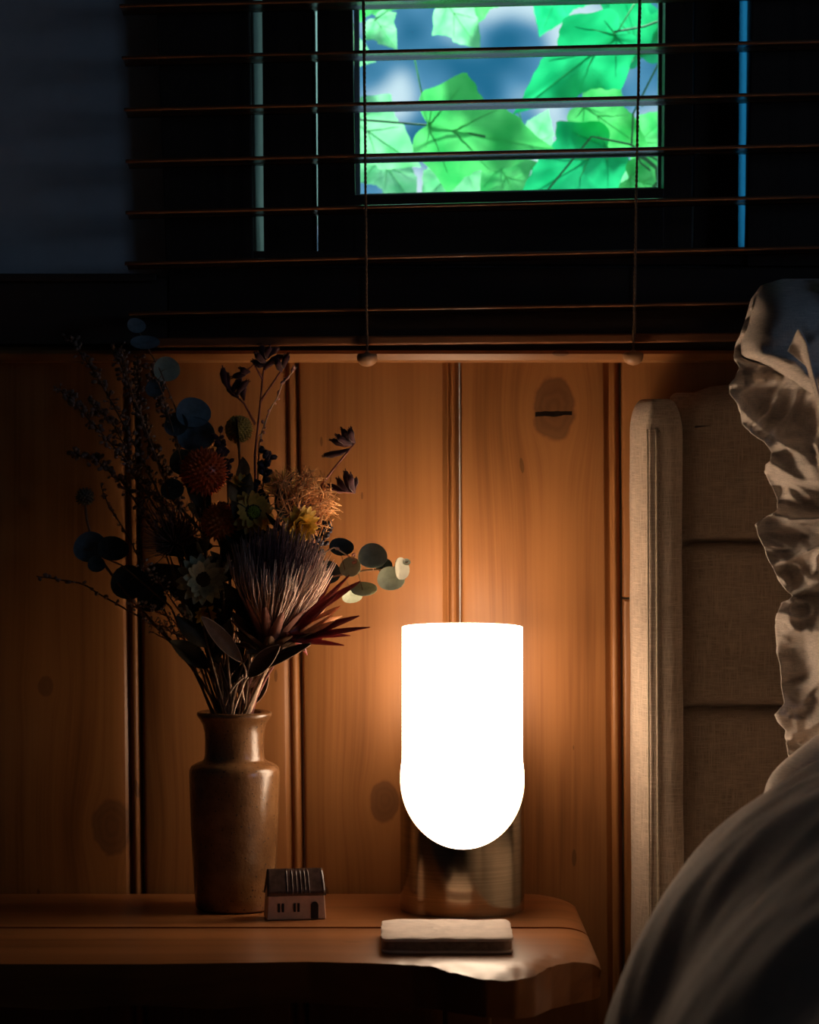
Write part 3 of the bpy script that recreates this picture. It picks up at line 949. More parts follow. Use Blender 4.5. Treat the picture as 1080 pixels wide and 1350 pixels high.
# ------------------------------------------------------------------ ruffled pillow standing against the headboard
ol = [(372, 1040), (380, 1008), (395, 993), (420, 984), (450, 972), (470, 968), (485, 974), (500, 968), (508, 960), (520, 962), (535, 972), (545, 978), (560, 980), (572, 992), (583, 1006), (596, 1017), (603, 1016), (612, 1009), (622, 1010), (632, 1016), (645, 1023), (662, 1028), (672, 1026), (680, 1010), (692, 996), (705, 999), (730, 1010), (755, 1022), (778, 1036), (786, 1046), (795, 1030), (808, 1023), (825, 1023), (850, 1026), (880, 1029), (905, 1032), (925, 1031), (940, 1019), (950, 1024), (962, 1036), (985, 1040), (1010, 1040)]
pil = thing('ruffled_pillow', P(1200, 1010, 3.12), 'crumpled pale pillow with a ruffled edge leaning on the headboard', 'pillow')
PD = 3.26
def edge_px(py):
    return interp(ol, py) + 1.5 * N3(py * 0.06, 1.7, 0)
def prow(v): return 370 + (1010 - 370) * v
def crumple(x, z, s_=1.0):
    a = ridged(x * 15 + 2.2 * N3(x * 9, z * 9, 0.3), z * 15 + 2.2 * N3(x * 7, z * 7, 5.1), 0.5)
    b = ridged(x * 34 + 1.2 * N3(x * 15, z * 15, 8.2), z * 34 + 1.4 * N3(x * 18, z * 18, 2.2), 4.5)
    c = ridged(x * 62 + 1.5 * N3(x * 25, z * 25, 3.2), z * 62 + 1.5 * N3(x * 25, z * 25, 6.2), 9.5)
    return 0.52 * a * a + 0.36 * b * b + 0.12 * c
def rufffn(u, v):
    py = prow(v)
    w = 92 + 22 * N3(py * 0.02, 4, 4)
    px = lerp(edge_px(py), 1120 + w * 0.5, u ** 0.9)
    p_ = P(px, py, PD)
    # gathers: folds running out from the seam, deepest at the free edge
    free = (1 - u)
    wob = 2.2 * N3(p_.x * 10, p_.z * 8, 0.7)
    g = math.sin(py * 0.060 + 2.6 * N3(py * 0.012, 2.0, 0) + wob) + 0.45 * math.sin(py * 0.17 + u * 3 + 3 * N3(py * 0.02, 9.0, 0) + wob)
    p_.y += 0.008 * g * (0.25 + 0.75 * free) - 0.036 * (crumple(p_.x, p_.z) - 0.3) - 0.085 * sstep(0, 1, u) + 0.006 * free * free
    return p_
m = MB().grid(rufffn, 100, 400)
build(m, 'ruffle', M_cotton, pil, solid=0.0012)
def pillfn(u, v):
    py = lerp(368, 1015, v)
    px0 = interp([(368, 1030), (376, 1003), (395, 990), (420, 984), (452, 973), (470, 974), (486, 1010), (540, 1085), (700, 1100), (1015, 1100)], py)
    px = lerp(px0, 1560, u ** 1.5)
    ed = min(1.0, u / 0.16); et = min(1.0, v / 0.16, (1 - v) / 0.12)
    bul = math.sqrt(max(0, 1 - (1 - ed) ** 2)) * math.sqrt(max(0, 1 - (1 - et) ** 2))
    er = min(1.0, (1 - u) / 0.2); bul *= math.sqrt(max(0, 1 - (1 - er) ** 2))
    p_ = P(px, py, PD + 0.03)
    p_.y -= 0.115 * bul + 0.034 * (crumple(p_.x, p_.z) - 0.4) * sstep(0.02, 0.3, v) + 0.022 * N3(p_.x * 9, p_.z * 9, 3.0)
    return p_
m = MB().grid(pillfn, 110, 150)
def pillback(u, v):
    a = pillfn(u, v)
    q = P(0, 0, PD)
    fr = CAM.y + PD + 0.03
    return Vector((a.x, fr + 0.5 * max(0, fr - a.y), a.z))
m.grid(pillback, 40, 40)
build(m, 'body', M_cotton, pil)
# corner of the frill turned forward
tri = [(1040, 455), (1053, 433), (1063, 447), (1080, 500), (1100, 560), (1072, 482)]
m = MB()
def earfn(u, v):
    a = [(1053, 432), (1064, 452), (1072, 490), (1092, 560)]
    b = [(1039, 463), (1050, 472), (1064, 482), (1086, 560)]
    k = v * 3; i = min(2, int(k)); f_ = k - i
    pa = (lerp(a[i][0], a[i + 1][0], f_), lerp(a[i][1], a[i + 1][1], f_))
    pb = (lerp(b[i][0], b[i + 1][0], f_), lerp(b[i][1], b[i + 1][1], f_))
    d = PD - 0.105 - 0.03 * (1 - u) + 0.008 * math.sin(u * PI) + 0.02 * v
    return P(lerp(pa[0], pb[0], u), lerp(pa[1], pb[1], u), d)
m.grid(earfn, 9, 20)
build(m, 'frill_corner', M_cotton, pil, solid=0.0015)

# ------------------------------------------------------------------ dried bouquet: every stem is a thing standing in the vase
NECK = Vector((VC.x, VC.y, vz(946)))
P_frame = P
DOFF = 0.078                    # the whole bouquet stands this much nearer the wall
def P(px, py, d): return P_frame(px, py, d + DOFF)
def fol(name, col, rough=0.65, var=0.35, scale=120, trans=0.0, bump=0.3, sheen=0.0, spec=0.3):
    return simple(name, col, rough, var=var, scale=scale, trans=trans, bump=bump, sheen=sheen, spec=spec)
M_stem = fol('dry_stem', (0.23, 0.135, 0.075))
M_stemr = fol('reddish_stem', (0.26, 0.09, 0.07))
M_stemp = fol('pale_stem', (0.60, 0.42, 0.30))
M_stemd = fol('dark_stem', (0.075, 0.045, 0.03))
M_orange = fol('orange_floret', (0.72, 0.12, 0.022), 0.35, spec=0.5)
M_orange2 = fol('rust_floret', (0.70, 0.19, 0.04), 0.4)
M_olive = fol('olive_floret', (0.52, 0.38, 0.09), 0.7)
M_yellow = fol('yellow_petal', (0.75, 0.47, 0.06), 0.45, trans=0.2)
M_straw = fol('straw_petal', (0.72, 0.44, 0.08), 0.45, trans=0.2)
M_cream = fol('greenish_cream_petal', (0.62, 0.58, 0.34), 0.5, trans=0.2)
M_green = fol('green_disc', (0.30, 0.36, 0.03), 0.6)
M_umber = fol('umber_disc', (0.05, 0.030, 0.012), 0.8)
M_style = fol('salmon_style', (0.92, 0.47, 0.19), 0.4, var=0.15)
M_hair = fol('mauve_hair', (0.82, 0.52, 0.40), 0.8, sheen=0.3)
M_hairp = fol('plum_hair', (0.24, 0.125, 0.13), 0.85, sheen=0.3)
M_hairb = fol('brown_hair', (0.20, 0.11, 0.08), 0.85)
M_bract = fol('pink_bract', (0.42, 0.19, 0.14), 0.6, trans=0.15)
M_red = fol('red_bract', (0.22, 0.030, 0.030), 0.33, trans=0.12)
M_redl = fol('salmon_bract', (0.80, 0.38, 0.18), 0.5, trans=0.2)
M_brown = fol('brown_leaf', (0.15, 0.085, 0.05), 0.55, trans=0.1)
M_rim = fol('pale_leaf_rim', (0.50, 0.33, 0.22), 0.5)
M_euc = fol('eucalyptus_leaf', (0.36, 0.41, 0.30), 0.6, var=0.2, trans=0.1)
M_euclit = fol('lamplit_eucalyptus_leaf', (0.50, 0.50, 0.40), 0.6, var=0.1)  # lighter copy of the leaf colour, with lamp light painted in
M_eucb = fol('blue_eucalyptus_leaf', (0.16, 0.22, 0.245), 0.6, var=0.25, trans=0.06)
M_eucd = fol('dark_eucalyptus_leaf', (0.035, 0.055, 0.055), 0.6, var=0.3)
M_leafd = fol('dark_dry_leaf', (0.045, 0.042, 0.028), 0.6)
M_paw = fol('dark_maroon_paw', (0.06, 0.013, 0.019), 0.7, sheen=0.2)
M_tiny = fol('pale_tiny_bloom', (0.80, 0.64, 0.54), 0.6)
M_tinyd = fol('dusky_tiny_bloom', (0.21, 0.145, 0.11), 0.7)
M_pinkb = fol('pink_bud', (0.60, 0.30, 0.24), 0.5)
M_navy = fol('navy_floret', (0.030, 0.028, 0.045), 0.55)

def bez(p0, p1, p2, p3, n=14):
    out = []
    for i in range(n + 1):
        t = i / n; a = 1 - t
        out.append(p0 * a ** 3 + p1 * 3 * a * a * t + p2 * 3 * a * t * t + p3 * t ** 3)
    return out
NSTEM = [0]
def stem_path(head, end_dir=None, spread=0.017):
    """from the inside of the vase through its neck up to the head"""
    NSTEM[0] += 1
    k = NSTEM[0]
    h = Vector(head)
    d = h - NECK
    hx = Vector((d.x, d.y, 0))
    dirn = hx / max(0.06, hx.length)
    a = k * 2.399
    j = Vector((math.cos(a), math.sin(a), 0)) * (0.0045 + 0.010 * random.random())
    nk = NECK + dirn * (spread * 0.55) + j
    foot = Vector((VC.x, VC.y, TT + 0.045)) - dirn * 0.010 - j * 0.6
    foot.z += 0.05 * random.random()
    up = (nk - foot).normalized()
    ln = (h - nk).length
    ed = Vector(end_dir).normalized() if end_dir is not None else (d.normalized() * 0.8 + Vector((0, 0, 0.15))).normalized()
    seg1 = [foot.lerp(nk, t) for t in (0, 0.5)]
    return seg1 + bez(nk, nk + (up * 0.7 + Vector((dirn.x, dirn.y, 0.8)) * 0.3).normalized() * ln * 0.38, h - ed * ln * 0.34, h, 14)
def flower(name, label, cat, path, r0, r1, mat, group=None):
    o = thing(name, path[0], label, cat, group)
    n = len(path)
    build(MB().tube(path, [lerp(r0, r1, i / (n - 1)) for i in range(n)], 7), 'stem', mat, o)
    return o
def add_leaves(o, path, k, L=0.034, wd=0.013, mat=None, lo=0.45, hi=0.9):
    me = leaf_mesh('leaf', L, wd, mat or M_leafd, curl=0.15, fold=0.35, nl=8, nw=5)
    n = len(path)
    for i in range(k):
        t = lerp(lo, hi, (i + random.random()) / k) * (n - 1)
        j = min(n - 2, int(t)); p_ = path[j].lerp(path[j + 1], t - j)
        tg = (path[j + 1] - path[j]).normalized()
        a = random.uniform(0, 2 * PI)
        sd_ = Vector((math.cos(a), math.sin(a) * 0.6, 0.2))
        q = random.uniform(0.7, 1.25)
        inst('leaf', me, o, frame(p_, tg * 0.7 + sd_ * 0.8, random.uniform(0, 6.28)) @ Matrix.Diagonal((q, q, q, 1)))
def leaf_mesh(name, L, Wd, mat, curl=0.2, fold=0.15, nl=10, nw=5, tip=1.0, root=1.0, th=0.0005, rim=False):
    """leaf or petal along +Z, face towards -Y"""
    m = MB()
    def sh(t): return max(0.03, (math.sin(PI * t ** tip) ** root))
    def pt(u, v, dy):
        t = v; s_ = -1 + 2 * u
        w = Wd * 0.5 * sh(0.02 + 0.96 * t)
        x = s_ * w
        y = -curl * L * (t * t) + fold * abs(s_) * w * -1.0 + dy
        return Vector((x, y, L * t))
    m.grid(lambda u, v: pt(u, v, -th / 2), nw, nl)
    m.grid(lambda u, v: pt(1 - u, v, th / 2), nw, nl)
    me = m.mesh(name); me.materials.append(mat)
    return me
def fib(n, cap=1.0):
    """points on a sphere from +Z down to z = 1 - 2 cap"""
    out = []
    for i in range(n):
        z = 1 - 2 * cap * (i + 0.5) / n
        r = math.sqrt(max(0, 1 - z * z)); a = i * 2.39996
        out.append(Vector((r * math.cos(a), r * math.sin(a), z)))
    return out

def straw(px, py, d, R, pm, cm, label, face=(0.1, -0.85, 0.35), n=15, rows=3, cr=0.36, open_=1.0, cm2=None, name='strawflower'):
    h = P(px, py, d); face = Vector(face).normalized()
    path = stem_path(h, face * 0.4 + Vector((0, 0, 0.6)))
    o = flower(name, label, 'flower', path, 0.0013, 0.0011, M_stem)
    add_leaves(o, path, 10, 0.038, 0.016, None, 0.35, 0.97)
    M = frame(h, face)
    for k in range(rows):
        L = R * (1.0 - 0.16 * k)
        me = leaf_mesh('petal', L, R * 0.40, pm, curl=-0.10 + 0.12 * k, fold=0.25, tip=1.25, root=0.7, nl=6, nw=4)
        for i in range(n - k):
            a = 2 * PI * (i + 0.5 * k) / (n - k) + random.uniform(-.08, .08)
            tilt = math.radians((88 - 24 * k) * open_ + random.uniform(-8, 8))
            inst('petal', me, o, M @ Matrix.Rotation(a, 4, 'Z') @ Matrix.Rotation(-tilt, 4, 'X') @ Matrix.Translation((0, 0, R * 0.12)))
    m = MB()
    def cfn(u, v):
        a = u * 2 * PI; q = v
        r = cr * R * math.sin(q * PI / 2)
        z = R * (0.10 + 0.18 * math.cos(q * PI / 2)) + 0.0005 * math.sin(a * 9) * q
        return M @ Vector((r * math.cos(a), r * math.sin(a), z))
    m.grid(cfn, 24, 8, closeu=True)
    c = build(m, 'disc', cm, o)
    if cm2:
        m = MB()
        for q in fib(40, 0.35):
            m.blob(M @ Vector((q.x * cr * R * .55, q.y * cr * R * .55, R * (0.16 + 0.16 * q.z))), R * 0.06, 5, 4)
        tag(build(m, 'disc_florets', cm2, c), kind='stuff')
    return o
def globe(px, py, d, R, mat, label, n=190, spike=0.22, name='globe_flower', dirn=(0, -0.2, 1), flat=1.0, stem=None):
    h = P(px, py, d)
    path = stem_path(h - Vector(dirn).normalized() * R * 0.6, dirn)
    o = flower(name, label, 'flower', path, 0.0016, 0.0013, stem or M_stem)
    if R > 0.01: add_leaves(o, path, 10, 0.038, 0.016, None, 0.35, 0.95)
    M = frame(h, dirn)
    m = MB().blob((0, 0, 0), R * 0.86, 20, 14)
    s_ = R * 2.6 / math.sqrt(n)
    for q in fib(n, 0.97):
        rr = R * random.uniform(0.96, 1.04)
        t = q.orthogonal().normalized(); b = q.cross(t)
        base = q * R * 0.82
        ring = [base + (t * math.cos(a) + b * math.sin(a)) * s_ * 0.5 for a in [k * PI / 2.5 for k in range(5)]]
        ring2 = [q * rr * 0.97 + (t * math.cos(a) + b * math.sin(a)) * s_ * 0.33 for a in [k * PI / 2.5 for k in range(5)]]
        m.add(ring + ring2 + [q * rr * (1 + spike * 0.3)], [(i, (i + 1) % 5, 5 + (i + 1) % 5, 5 + i) for i in range(5)] + [(5 + i, 5 + (i + 1) % 5, 10) for i in range(5)])
    for v in m.v: v.z *= flat
    m.v = [M @ v for v in m.v]
    tag(build(m, 'floret_head', mat, o), kind='stuff')
    return o
def hairball(name, label, px, py, d, R, mat, dirn, n=150, L=(0.8, 1.1), cap=0.75, bend=0.25, r=0.0006, core=None, hook=0.0, stem=None, hollow=0.25):
    h = P(px, py, d); dv = Vector(dirn).normalized()
    path = stem_path(h - dv * R * 0.35, dirn)
    o = flower(name, label, 'flower', path, 0.0022, 0.0019, stem or M_stem)
    add_leaves(o, path, 11, 0.042, 0.015, None, 0.35, 0.95)
    M = frame(h - dv * R * 0.35, dirn)
    build(MB().blob(M @ Vector((0, 0, R * 0.15)), (R * 0.34, R * 0.34, R * 0.42), 16, 10, M.to_3x3()), 'receptacle', core or M_umber, o)
    m = MB()
    for q in fib(n, cap):
        q = (q + Vector((random.uniform(-.12, .12), random.uniform(-.12, .12), random.uniform(-.1, .1)))).normalized()
        ln = R * random.uniform(*L)
        pp = q.cross(Vector((random.gauss(0, 1), random.gauss(0, 1), random.gauss(0, 1)))).normalized()
        pts = []
        for k in range(6):
            t = k / 5
            p_ = q * (R * hollow + (ln - R * hollow) * t)
            p_ += Vector((0, 0, 1)) * bend * R * t * t
            if hook:
                p_ += pp * hook * R * max(0, t - 0.35) ** 2 * 2.2
                p_ -= q * hook * R * max(0, t - 0.6) ** 2 * 2.0
            pts.append(M @ p_)
        m.tube(pts, [r, r, r, r * 0.95, r * 0.9, r * 0.7], 4)
    tag(build(m, 'styles', mat, o), kind='stuff')
    return o, M
def twig(name, label, pts, d, fl_mat, n=40, fr=0.0016, spread=0.010, stem_mat=None, group=None, cat='sprig', t0=0.35, side=6, d2=None, r=0.0008, shape=(1, 1, 1.4)):
    """thin stem through pixel points with small blooms on side shoots"""
    d2 = d2 or d
    P3 = [P(x, y, lerp(d, d2, i / max(1, len(pts) - 1))) for i, (x, y) in enumerate(pts)]
    path = stem_path(P3[0])
    o = thing(name, path[0], label, cat, group)
    full = path[:]
    for a, b in zip(P3, P3[1:]):
        for k in range(1, 6):
            q = a.lerp(b, k / 5); q += Vector((N3(q.x * 60, q.z * 60, 1), N3(q.x * 60, q.z * 60, 5), N3(q.x * 60, q.z * 60, 9))) * 0.0015
            full.append(q)
    nn = len(full)
    m = MB().tube(full, [lerp(r * 1.5, r * 0.7, i / (nn - 1)) for i in range(nn)], 6)
    mf = MB()
    top = full[16:] if len(full) > 20 else full[9:]
    for k in range(n):
        t = t0 * 0 + (k + random.random()) / n
        i = min(len(top) - 2, int(t * (len(top) - 1)))
        q = top[i].lerp(top[i + 1], random.random())
        dv = Vector((random.gauss(0, 1), random.gauss(0, 0.8), random.gauss(0.6, 0.8))).normalized()
        e_ = q + dv * spread * random.uniform(0.3, 1.0)
        m.tube([q, e_], 0.0004, 3)
        f_ = fr * random.uniform(0.6, 1.2)
        mf.blob(e_, (f_ * shape[0], f_ * shape[1], f_ * shape[2]), 6, 4, frame((0, 0, 0), dv).to_3x3())
    build(m, 'stem', stem_mat or M_stemd, o)
    tag(build(mf, 'blooms', fl_mat, o), kind='stuff')
    return o
def disc_leaf(name, r, mat, cup=0.15):
    m = MB()
    def fn(u, v, dz):
        a = u * 2 * PI
        k = 1 + 0.10 * math.cos(a) + 0.03 * math.cos(3 * a + 1)
        w = max(0.02, v) * r * k
        return Vector((w * math.cos(a), w * math.sin(a), cup * r * v * v + 0.04 * r * math.cos(a * 2) * v + dz))
    m.grid(lambda u, v: fn(u, v, 0.0004), 20, 6, closeu=True)
    m.grid(lambda u, v: fn(-u, v, -0.0004), 20, 6, closeu=True)
    me = m.mesh(name); me.materials.append(mat)
    return me
def euc(label, pts, d, leaves, d2=None, group='eucalyptus branches in the bouquet'):
    d2 = d2 or d
    P3 = [P(x, y, lerp(d, d2, i / (len(pts) - 1))) for i, (x, y) in enumerate(pts)]
    path = stem_path(P3[0])
    full = path[:]
    for i in range(len(P3) - 1):
        for k in range(1, 6): full.append(P3[i].lerp(P3[i + 1], k / 5))
    o = thing('eucalyptus_branch', path[0], label, 'branch', group)
    nn = len(full)
    build(MB().tube(full, [lerp(0.0016, 0.0006, i / (nn - 1)) for i in range(nn)], 6), 'stem', M_stem, o)
    for (x, y, rr, mat, nrm, sx) in leaves:
        me = disc_leaf('leaf', rr / F * d, mat)
        j = min(range(len(full)), key=lambda i: (full[i] - P(x, y, lerp(d, d2, .5))).length)
        dd = full[j].y - CAM.y - DOFF
        c = P(x, y, dd + random.uniform(-.012, .012))
        inst('leaf', me, o, frame(c, nrm, math.atan2(0, 1)) @ Matrix.Diagonal((1, sx, 1, 1)))
        build(MB().tube([full[j], full[j].lerp(c, .5) + Vector((0, -.001, 0)), c], 0.0005, 4), 'leaf_stalk', M_stem, o)
    return o

# scarlet and rust globes, olive ball
globe(269, 622, 3.315, 0.0235, M_orange, 'scarlet domed globe flower with beaded surface left of the olive ball', 260, 0.3)
globe(291, 688, 3.30, 0.0185, M_orange2, 'small rusty orange globe flower under the scarlet one', 170, 0.5)
globe(315, 566, 3.335, 0.0140, M_olive, 'olive yellow ball flower at the upper middle of the bouquet', 200, 0.15, 'billy_button')
globe(112, 655, 3.37, 0.0085, fol('grey_fuzz', (0.13, 0.12, 0.08)), 'tiny grey fuzzy ball flower hanging at the far left of the bouquet', 80, 0.9, 'fuzzy_ball')
# strawflowers
straw(333, 676, 3.285, 0.0205, M_straw, M_umber, 'golden strawflower with green eye and dark ring at bouquet centre', (0.30, -0.92, 0.2), 18, 2, 0.55, 1.05, M_green)
straw(393, 690, 3.27, 0.0195, M_yellow, M_umber, 'yellow strawflower facing down right under the pincushion', (0.50, -0.75, -0.30), 15, 3, 0.36, 0.85)
straw(266, 764, 3.275, 0.0230, M_cream, M_umber, 'greenish cream strawflower with dark centre low on the left', (0.25, -0.92, 0.15), 16, 2, 0.42, 0.95)
straw(271, 806, 3.28, 0.0135, M_yellow, M_yellow, 'half closed yellow strawflower just below the cream one', (0.1, -0.7, -0.35), 11, 3, 0.5, 0.5)
straw(318, 641, 3.305, 0.0120, M_yellow, M_olive, 'small ragged yellow bloom right of the scarlet globe', (0.2, -0.5, 0.8), 12, 2, 0.4, 0.6)
# pincushion flower
pin, _ = hairball('pincushion_flower', 'salmon pincushion flower with long hooked styles at the right of the bouquet', 399, 664, 3.318, 0.037, M_style, (0.62, -0.25, 0.62), 210, (0.85, 1.25), 0.60, 0.15, 0.00065, M_hairp, 0.85)
# brown feathery flower in the shade
hairball('feathery_flower', 'dark brown feathery flower in the shaded left of the bouquet', 222, 700, 3.33, 0.036, M_hairb, (-0.35, -0.35, 0.8), 190, (0.7, 1.1), 0.7, 0.2, 0.0005)
hairball('feathery_flower', 'dim olive feathery flower behind the pincushion', 372, 640, 3.36, 0.022, M_olive, (0.1, -0.1, 1.0), 90, (0.7, 1.1), 0.6, 0.3, 0.0005)
# big protea
h = P(353, 857, 3.29)
pdir = Vector((0.16, -0.30, 0.95)).normalized()
path = stem_path(h, pdir)
pro = flower('protea', 'large mauve protea with silky hairs and pink bracts low in the bouquet', 'flower', path, 0.0030, 0.0034, M_stemp)
PM = frame(h, pdir) @ Matrix.Scale(1.08, 4)
add_leaves(pro, path, 7, 0.05, 0.013, M_brown, 0.6, 0.98)
for k, (n, L, tl, wd, mt, z) in enumerate(((13, 0.088, 22, 0.010, M_bract, 0.010), (12, 0.060, 33, 0.010, M_bract, 0.005), (11, 0.045, 48, 0.010, M_brown, 0.001), (10, 0.030, 66, 0.011, M_brown, -0.003))):
    me = leaf_mesh('bract', L, wd, mt, curl=0.10 - 0.05 * k, fold=0.5, tip=0.8, root=0.6, nl=9)
    for i in range(n):
        a = 2 * PI * (i + 0.5 * (k % 2)) / n + random.uniform(-.1, .1)
        inst('bract', me, pro, PM @ Matrix.Rotation(a, 4, 'Z') @ Matrix.Translation((0, -0.007, z)) @ Matrix.Rotation(math.radians(tl + random.uniform(-6, 6)), 4, 'X') @ Matrix.Rotation(PI, 4, 'Z'))
m = MB(); m2 = MB()
for i in range(1300):
    a = random.uniform(0, 2 * PI); q = random.random() ** 0.6
    tl = q * 0.72
    L = random.uniform(0.075, 0.112) * (1 - 0.12 * q)
    dv = Vector((math.sin(tl) * math.cos(a), math.sin(tl) * math.sin(a), math.cos(tl)))
    pts = []
    for k in range(5):
        t = k / 4
        p_ = Vector((0, 0, 0.008)) + dv * (0.010 + L * t) + Vector((N3(i, t * 2, 0), N3(i, t * 2, 7), 0)) * 0.006 * t
        p_ -= Vector((dv.x, dv.y, 0)) * 0.30 * L * t * t
        pts.append(PM @ p_)
    (m2 if q < 0.66 else m).tube(pts, [0.0006, 0.0009, 0.0009, 0.0008, 0.0003], 3)
tag(build(m, 'silky_hairs', M_hair, pro), kind='stuff')
tag(build(m2, 'inner_hairs', M_hairp, pro), kind='stuff')
# red conebush with long pointed bracts
hb = P(378, 838, 3.27)
path = stem_path(hb, (0.9, -0.2, 0.35))
con = flower('conebush', 'dark red conebush with long pointed bracts reaching towards the lamp', 'flower', path, 0.0020, 0.0020, M_stemr)
tips = [((488, 827), 0.011), ((454, 851), 0.011), ((476, 766), 0.014), ((461, 758), 0.010), ((474, 812), 0.013), ((446, 782), 0.012), ((440, 826), 0.017), ((405, 864), 0.024), ((462, 838), 0.010), ((436, 766), 0.010), ((425, 842), 0.020)]
for i, (tp, wd) in enumerate(tips):
    st = hb + Vector((random.uniform(-.006, .010), random.uniform(-.006, .006), random.uniform(-.006, .006)))
    e_ = P(tp[0], tp[1], 3.27 + random.uniform(-0.022, 0.022))
    dv = e_ - st
    me = leaf_mesh('bract', dv.length, wd * 0.68, M_red, curl=0.0, fold=0.55, tip=0.85, root=0.8, nl=10)
    z = dv.normalized(); y = Vector((0.25, -0.75 + 0.2 * math.sin(i), 0.6)); y = (y - z * y.dot(z)).normalized(); x = (-y).cross(z)
    R3 = Matrix((x, -y, z)).transposed().to_4x4()
    inst('bract', me, con, Matrix.Translation(st) @ R3)
for i in range(7):
    st = hb + Vector((0.012, -.002, 0.002))
    e_ = P(random.uniform(420, 452), random.uniform(798, 828), 3.262 + random.uniform(-.01, .01))
    dv = e_ - st
    me = leaf_mesh('inner_bract', dv.length, 0.009, M_redl, curl=0.0, fold=0.4, nl=7)
    inst('inner_bract', me, con, frame(st, dv, random.uniform(0, 6)))
# brown folded leaves at the throat
def leafstem(label, a, b, d, wd, mat, rim=True, face=(0.1, -0.8, 0.5), name='dried_leaf', curl=0.12):
    pa, pb = P(a[0], a[1], d), P(b[0], b[1], d - 0.01)
    path = stem_path(pa, pb - pa)
    o = flower(name, label, 'leaf', path, 0.0011, 0.0009, M_stemp)
    z = (pb - pa).normalized(); y = Vector(face); y = (y - z * y.dot(z)).normalized(); x = (-y).cross(z)
    M = Matrix.Translation(pa) @ Matrix((x, -y, z)).transposed().to_4x4()
    L = (pb - pa).length
    me = leaf_mesh('blade', L, wd, mat, curl=curl, fold=0.45, tip=0.95, root=0.75, nl=12, nw=7)
    bl = inst('blade', me, o, M)
    if rim:
        for s_ in (-1, 1):
            pts = []
            for k in range(13):
                t = k / 12
                w = wd * 0.5 * max(0.03, math.sin(PI * (0.02 + 0.96 * t) ** 0.95) ** 0.75)
                pts.append(M @ Vector((s_ * w, -curl * L * t * t - 0.45 * w, L * t)))
            build(MB().tube(pts, 0.0005, 4), 'rim', M_rim, o)
    return o
leafstem('brown folded leaf with pale rim left of the protea base', (318, 872), (262, 815), 3.268, 0.017, M_brown)
leafstem('brown cupped leaf with pale rim under the protea', (328, 892), (372, 852), 3.262, 0.018, M_brown)
leafstem('wide dark leaf with pale lower rim under the conebush', (332, 888), (414, 858), 3.275, 0.022, M_leafd, True, (0.0, -0.5, 0.9))
leafstem('dark narrow leaf hanging beside the vase neck on the right', (330, 930), (356, 882), 3.33, 0.016, M_leafd, True)
leafstem('broad dark green leaf low on the left above the vase', (275, 880), (222, 848), 3.30, 0.022, M_leafd, False)
for i, (a, b) in enumerate((((300, 800), (250, 735)), ((320, 760), (300, 700)), ((290, 840), (232, 800)), ((330, 720), (352, 650)), ((300, 700), (245, 668)), ((350, 740), (410, 720)), ((280, 720), (205, 730)), ((345, 700), (425, 745)), ((285, 780), (196, 752)))):
    lab = ('dark dry leaf behind the cream strawflower', 'dark dry leaf under the rusty globe', 'dark dry leaf behind the half closed yellow strawflower', 'dark dry leaf behind the golden strawflower', 'dark dry leaf below the scarlet globe', 'dark dry leaf between the pincushion and the protea', 'dark dry leaf behind the brown feathery flower', 'dark dry leaf behind the top of the protea', 'dark dry leaf among the pale seed sprays')[i]
    leafstem(lab, a, b, 3.345 + 0.01 * (i % 3), 0.024, M_leafd, False)
# kangaroo paws
def paw(label, stalks, clusters, d):
    P0 = P(*stalks[0][0], d)
    path = stem_path(P0, (0, 0, 1))
    o = flower('kangaroo_paw', label, 'flower', path, 0.0017, 0.0013, M_stemr, 'kangaroo paws in the bouquet')
    for st in stalks:
        pts = [P(x, y, d) for x, y in st]
        build(MB().tube(pts, [lerp(0.0013, 0.0008, i / (len(pts) - 1)) for i in range(len(pts))], 6), 'stalk', M_stemr, o)
    for (x, y, tx, ty) in clusters:
        a = P(x, y, d); b = P(tx, ty, d + random.uniform(-.012, .012))
        v = b - a; sd = v.cross(Vector((0, 1, 0))).normalized()
        pts = [a, a + v * 0.35 + sd * 0.0015, a + v * 0.75 + sd * 0.001, b]
        f_ = build(MB().tube(pts, [0.0010, 0.0029, 0.0037, 0.0022], 7), 'paw', M_paw, o)
        m = MB()
        for k in range(4):
            w = (v.normalized() + Vector((random.gauss(0, .5), random.gauss(0, .5), random.gauss(0, .5)))).normalized()
            m.tube([b - v * 0.1, b + w * 0.0035], [0.0011, 0.0004], 4)
        build(m, 'lobes', M_paw, f_)
paw('tall dark maroon kangaroo paw rising above the olive ball',
    [[(336, 600), (342, 545), (346, 500), (351, 466)], [(337, 560), (322, 532), (300, 512)], [(343, 530), (360, 505), (374, 484)], [(346, 500), (335, 480), (322, 492)]],
    [(300, 512, 294, 486), (303, 514, 300, 492), (307, 518, 318, 500), (312, 522, 326, 503), (322, 528, 322, 508), (351, 478, 338, 466), (351, 474, 345, 455), (352, 472, 356, 458), (353, 472, 366, 460), (350, 482, 334, 476), (348, 488, 362, 476), (374, 486, 380, 468), (372, 490, 366, 474), (330, 490, 318, 486), (328, 488, 308, 496), (315, 524, 300, 508), (352, 480, 374, 470)], 3.345)
paw('short maroon kangaroo paw reaching right above the pincushion',
    [[(424, 640), (440, 618), (455, 600), (468, 584)], [(424, 640), (445, 648), (468, 650)]],
    [(466, 586, 438, 580), (464, 586, 445, 574), (466, 584, 452, 566), (468, 584, 462, 566), (460, 592, 428, 600), (468, 584, 460, 570), (456, 648, 436, 640), (460, 649, 446, 632), (464, 650, 456, 622), (468, 650, 462, 626), (467, 650, 470, 632)], 3.325)
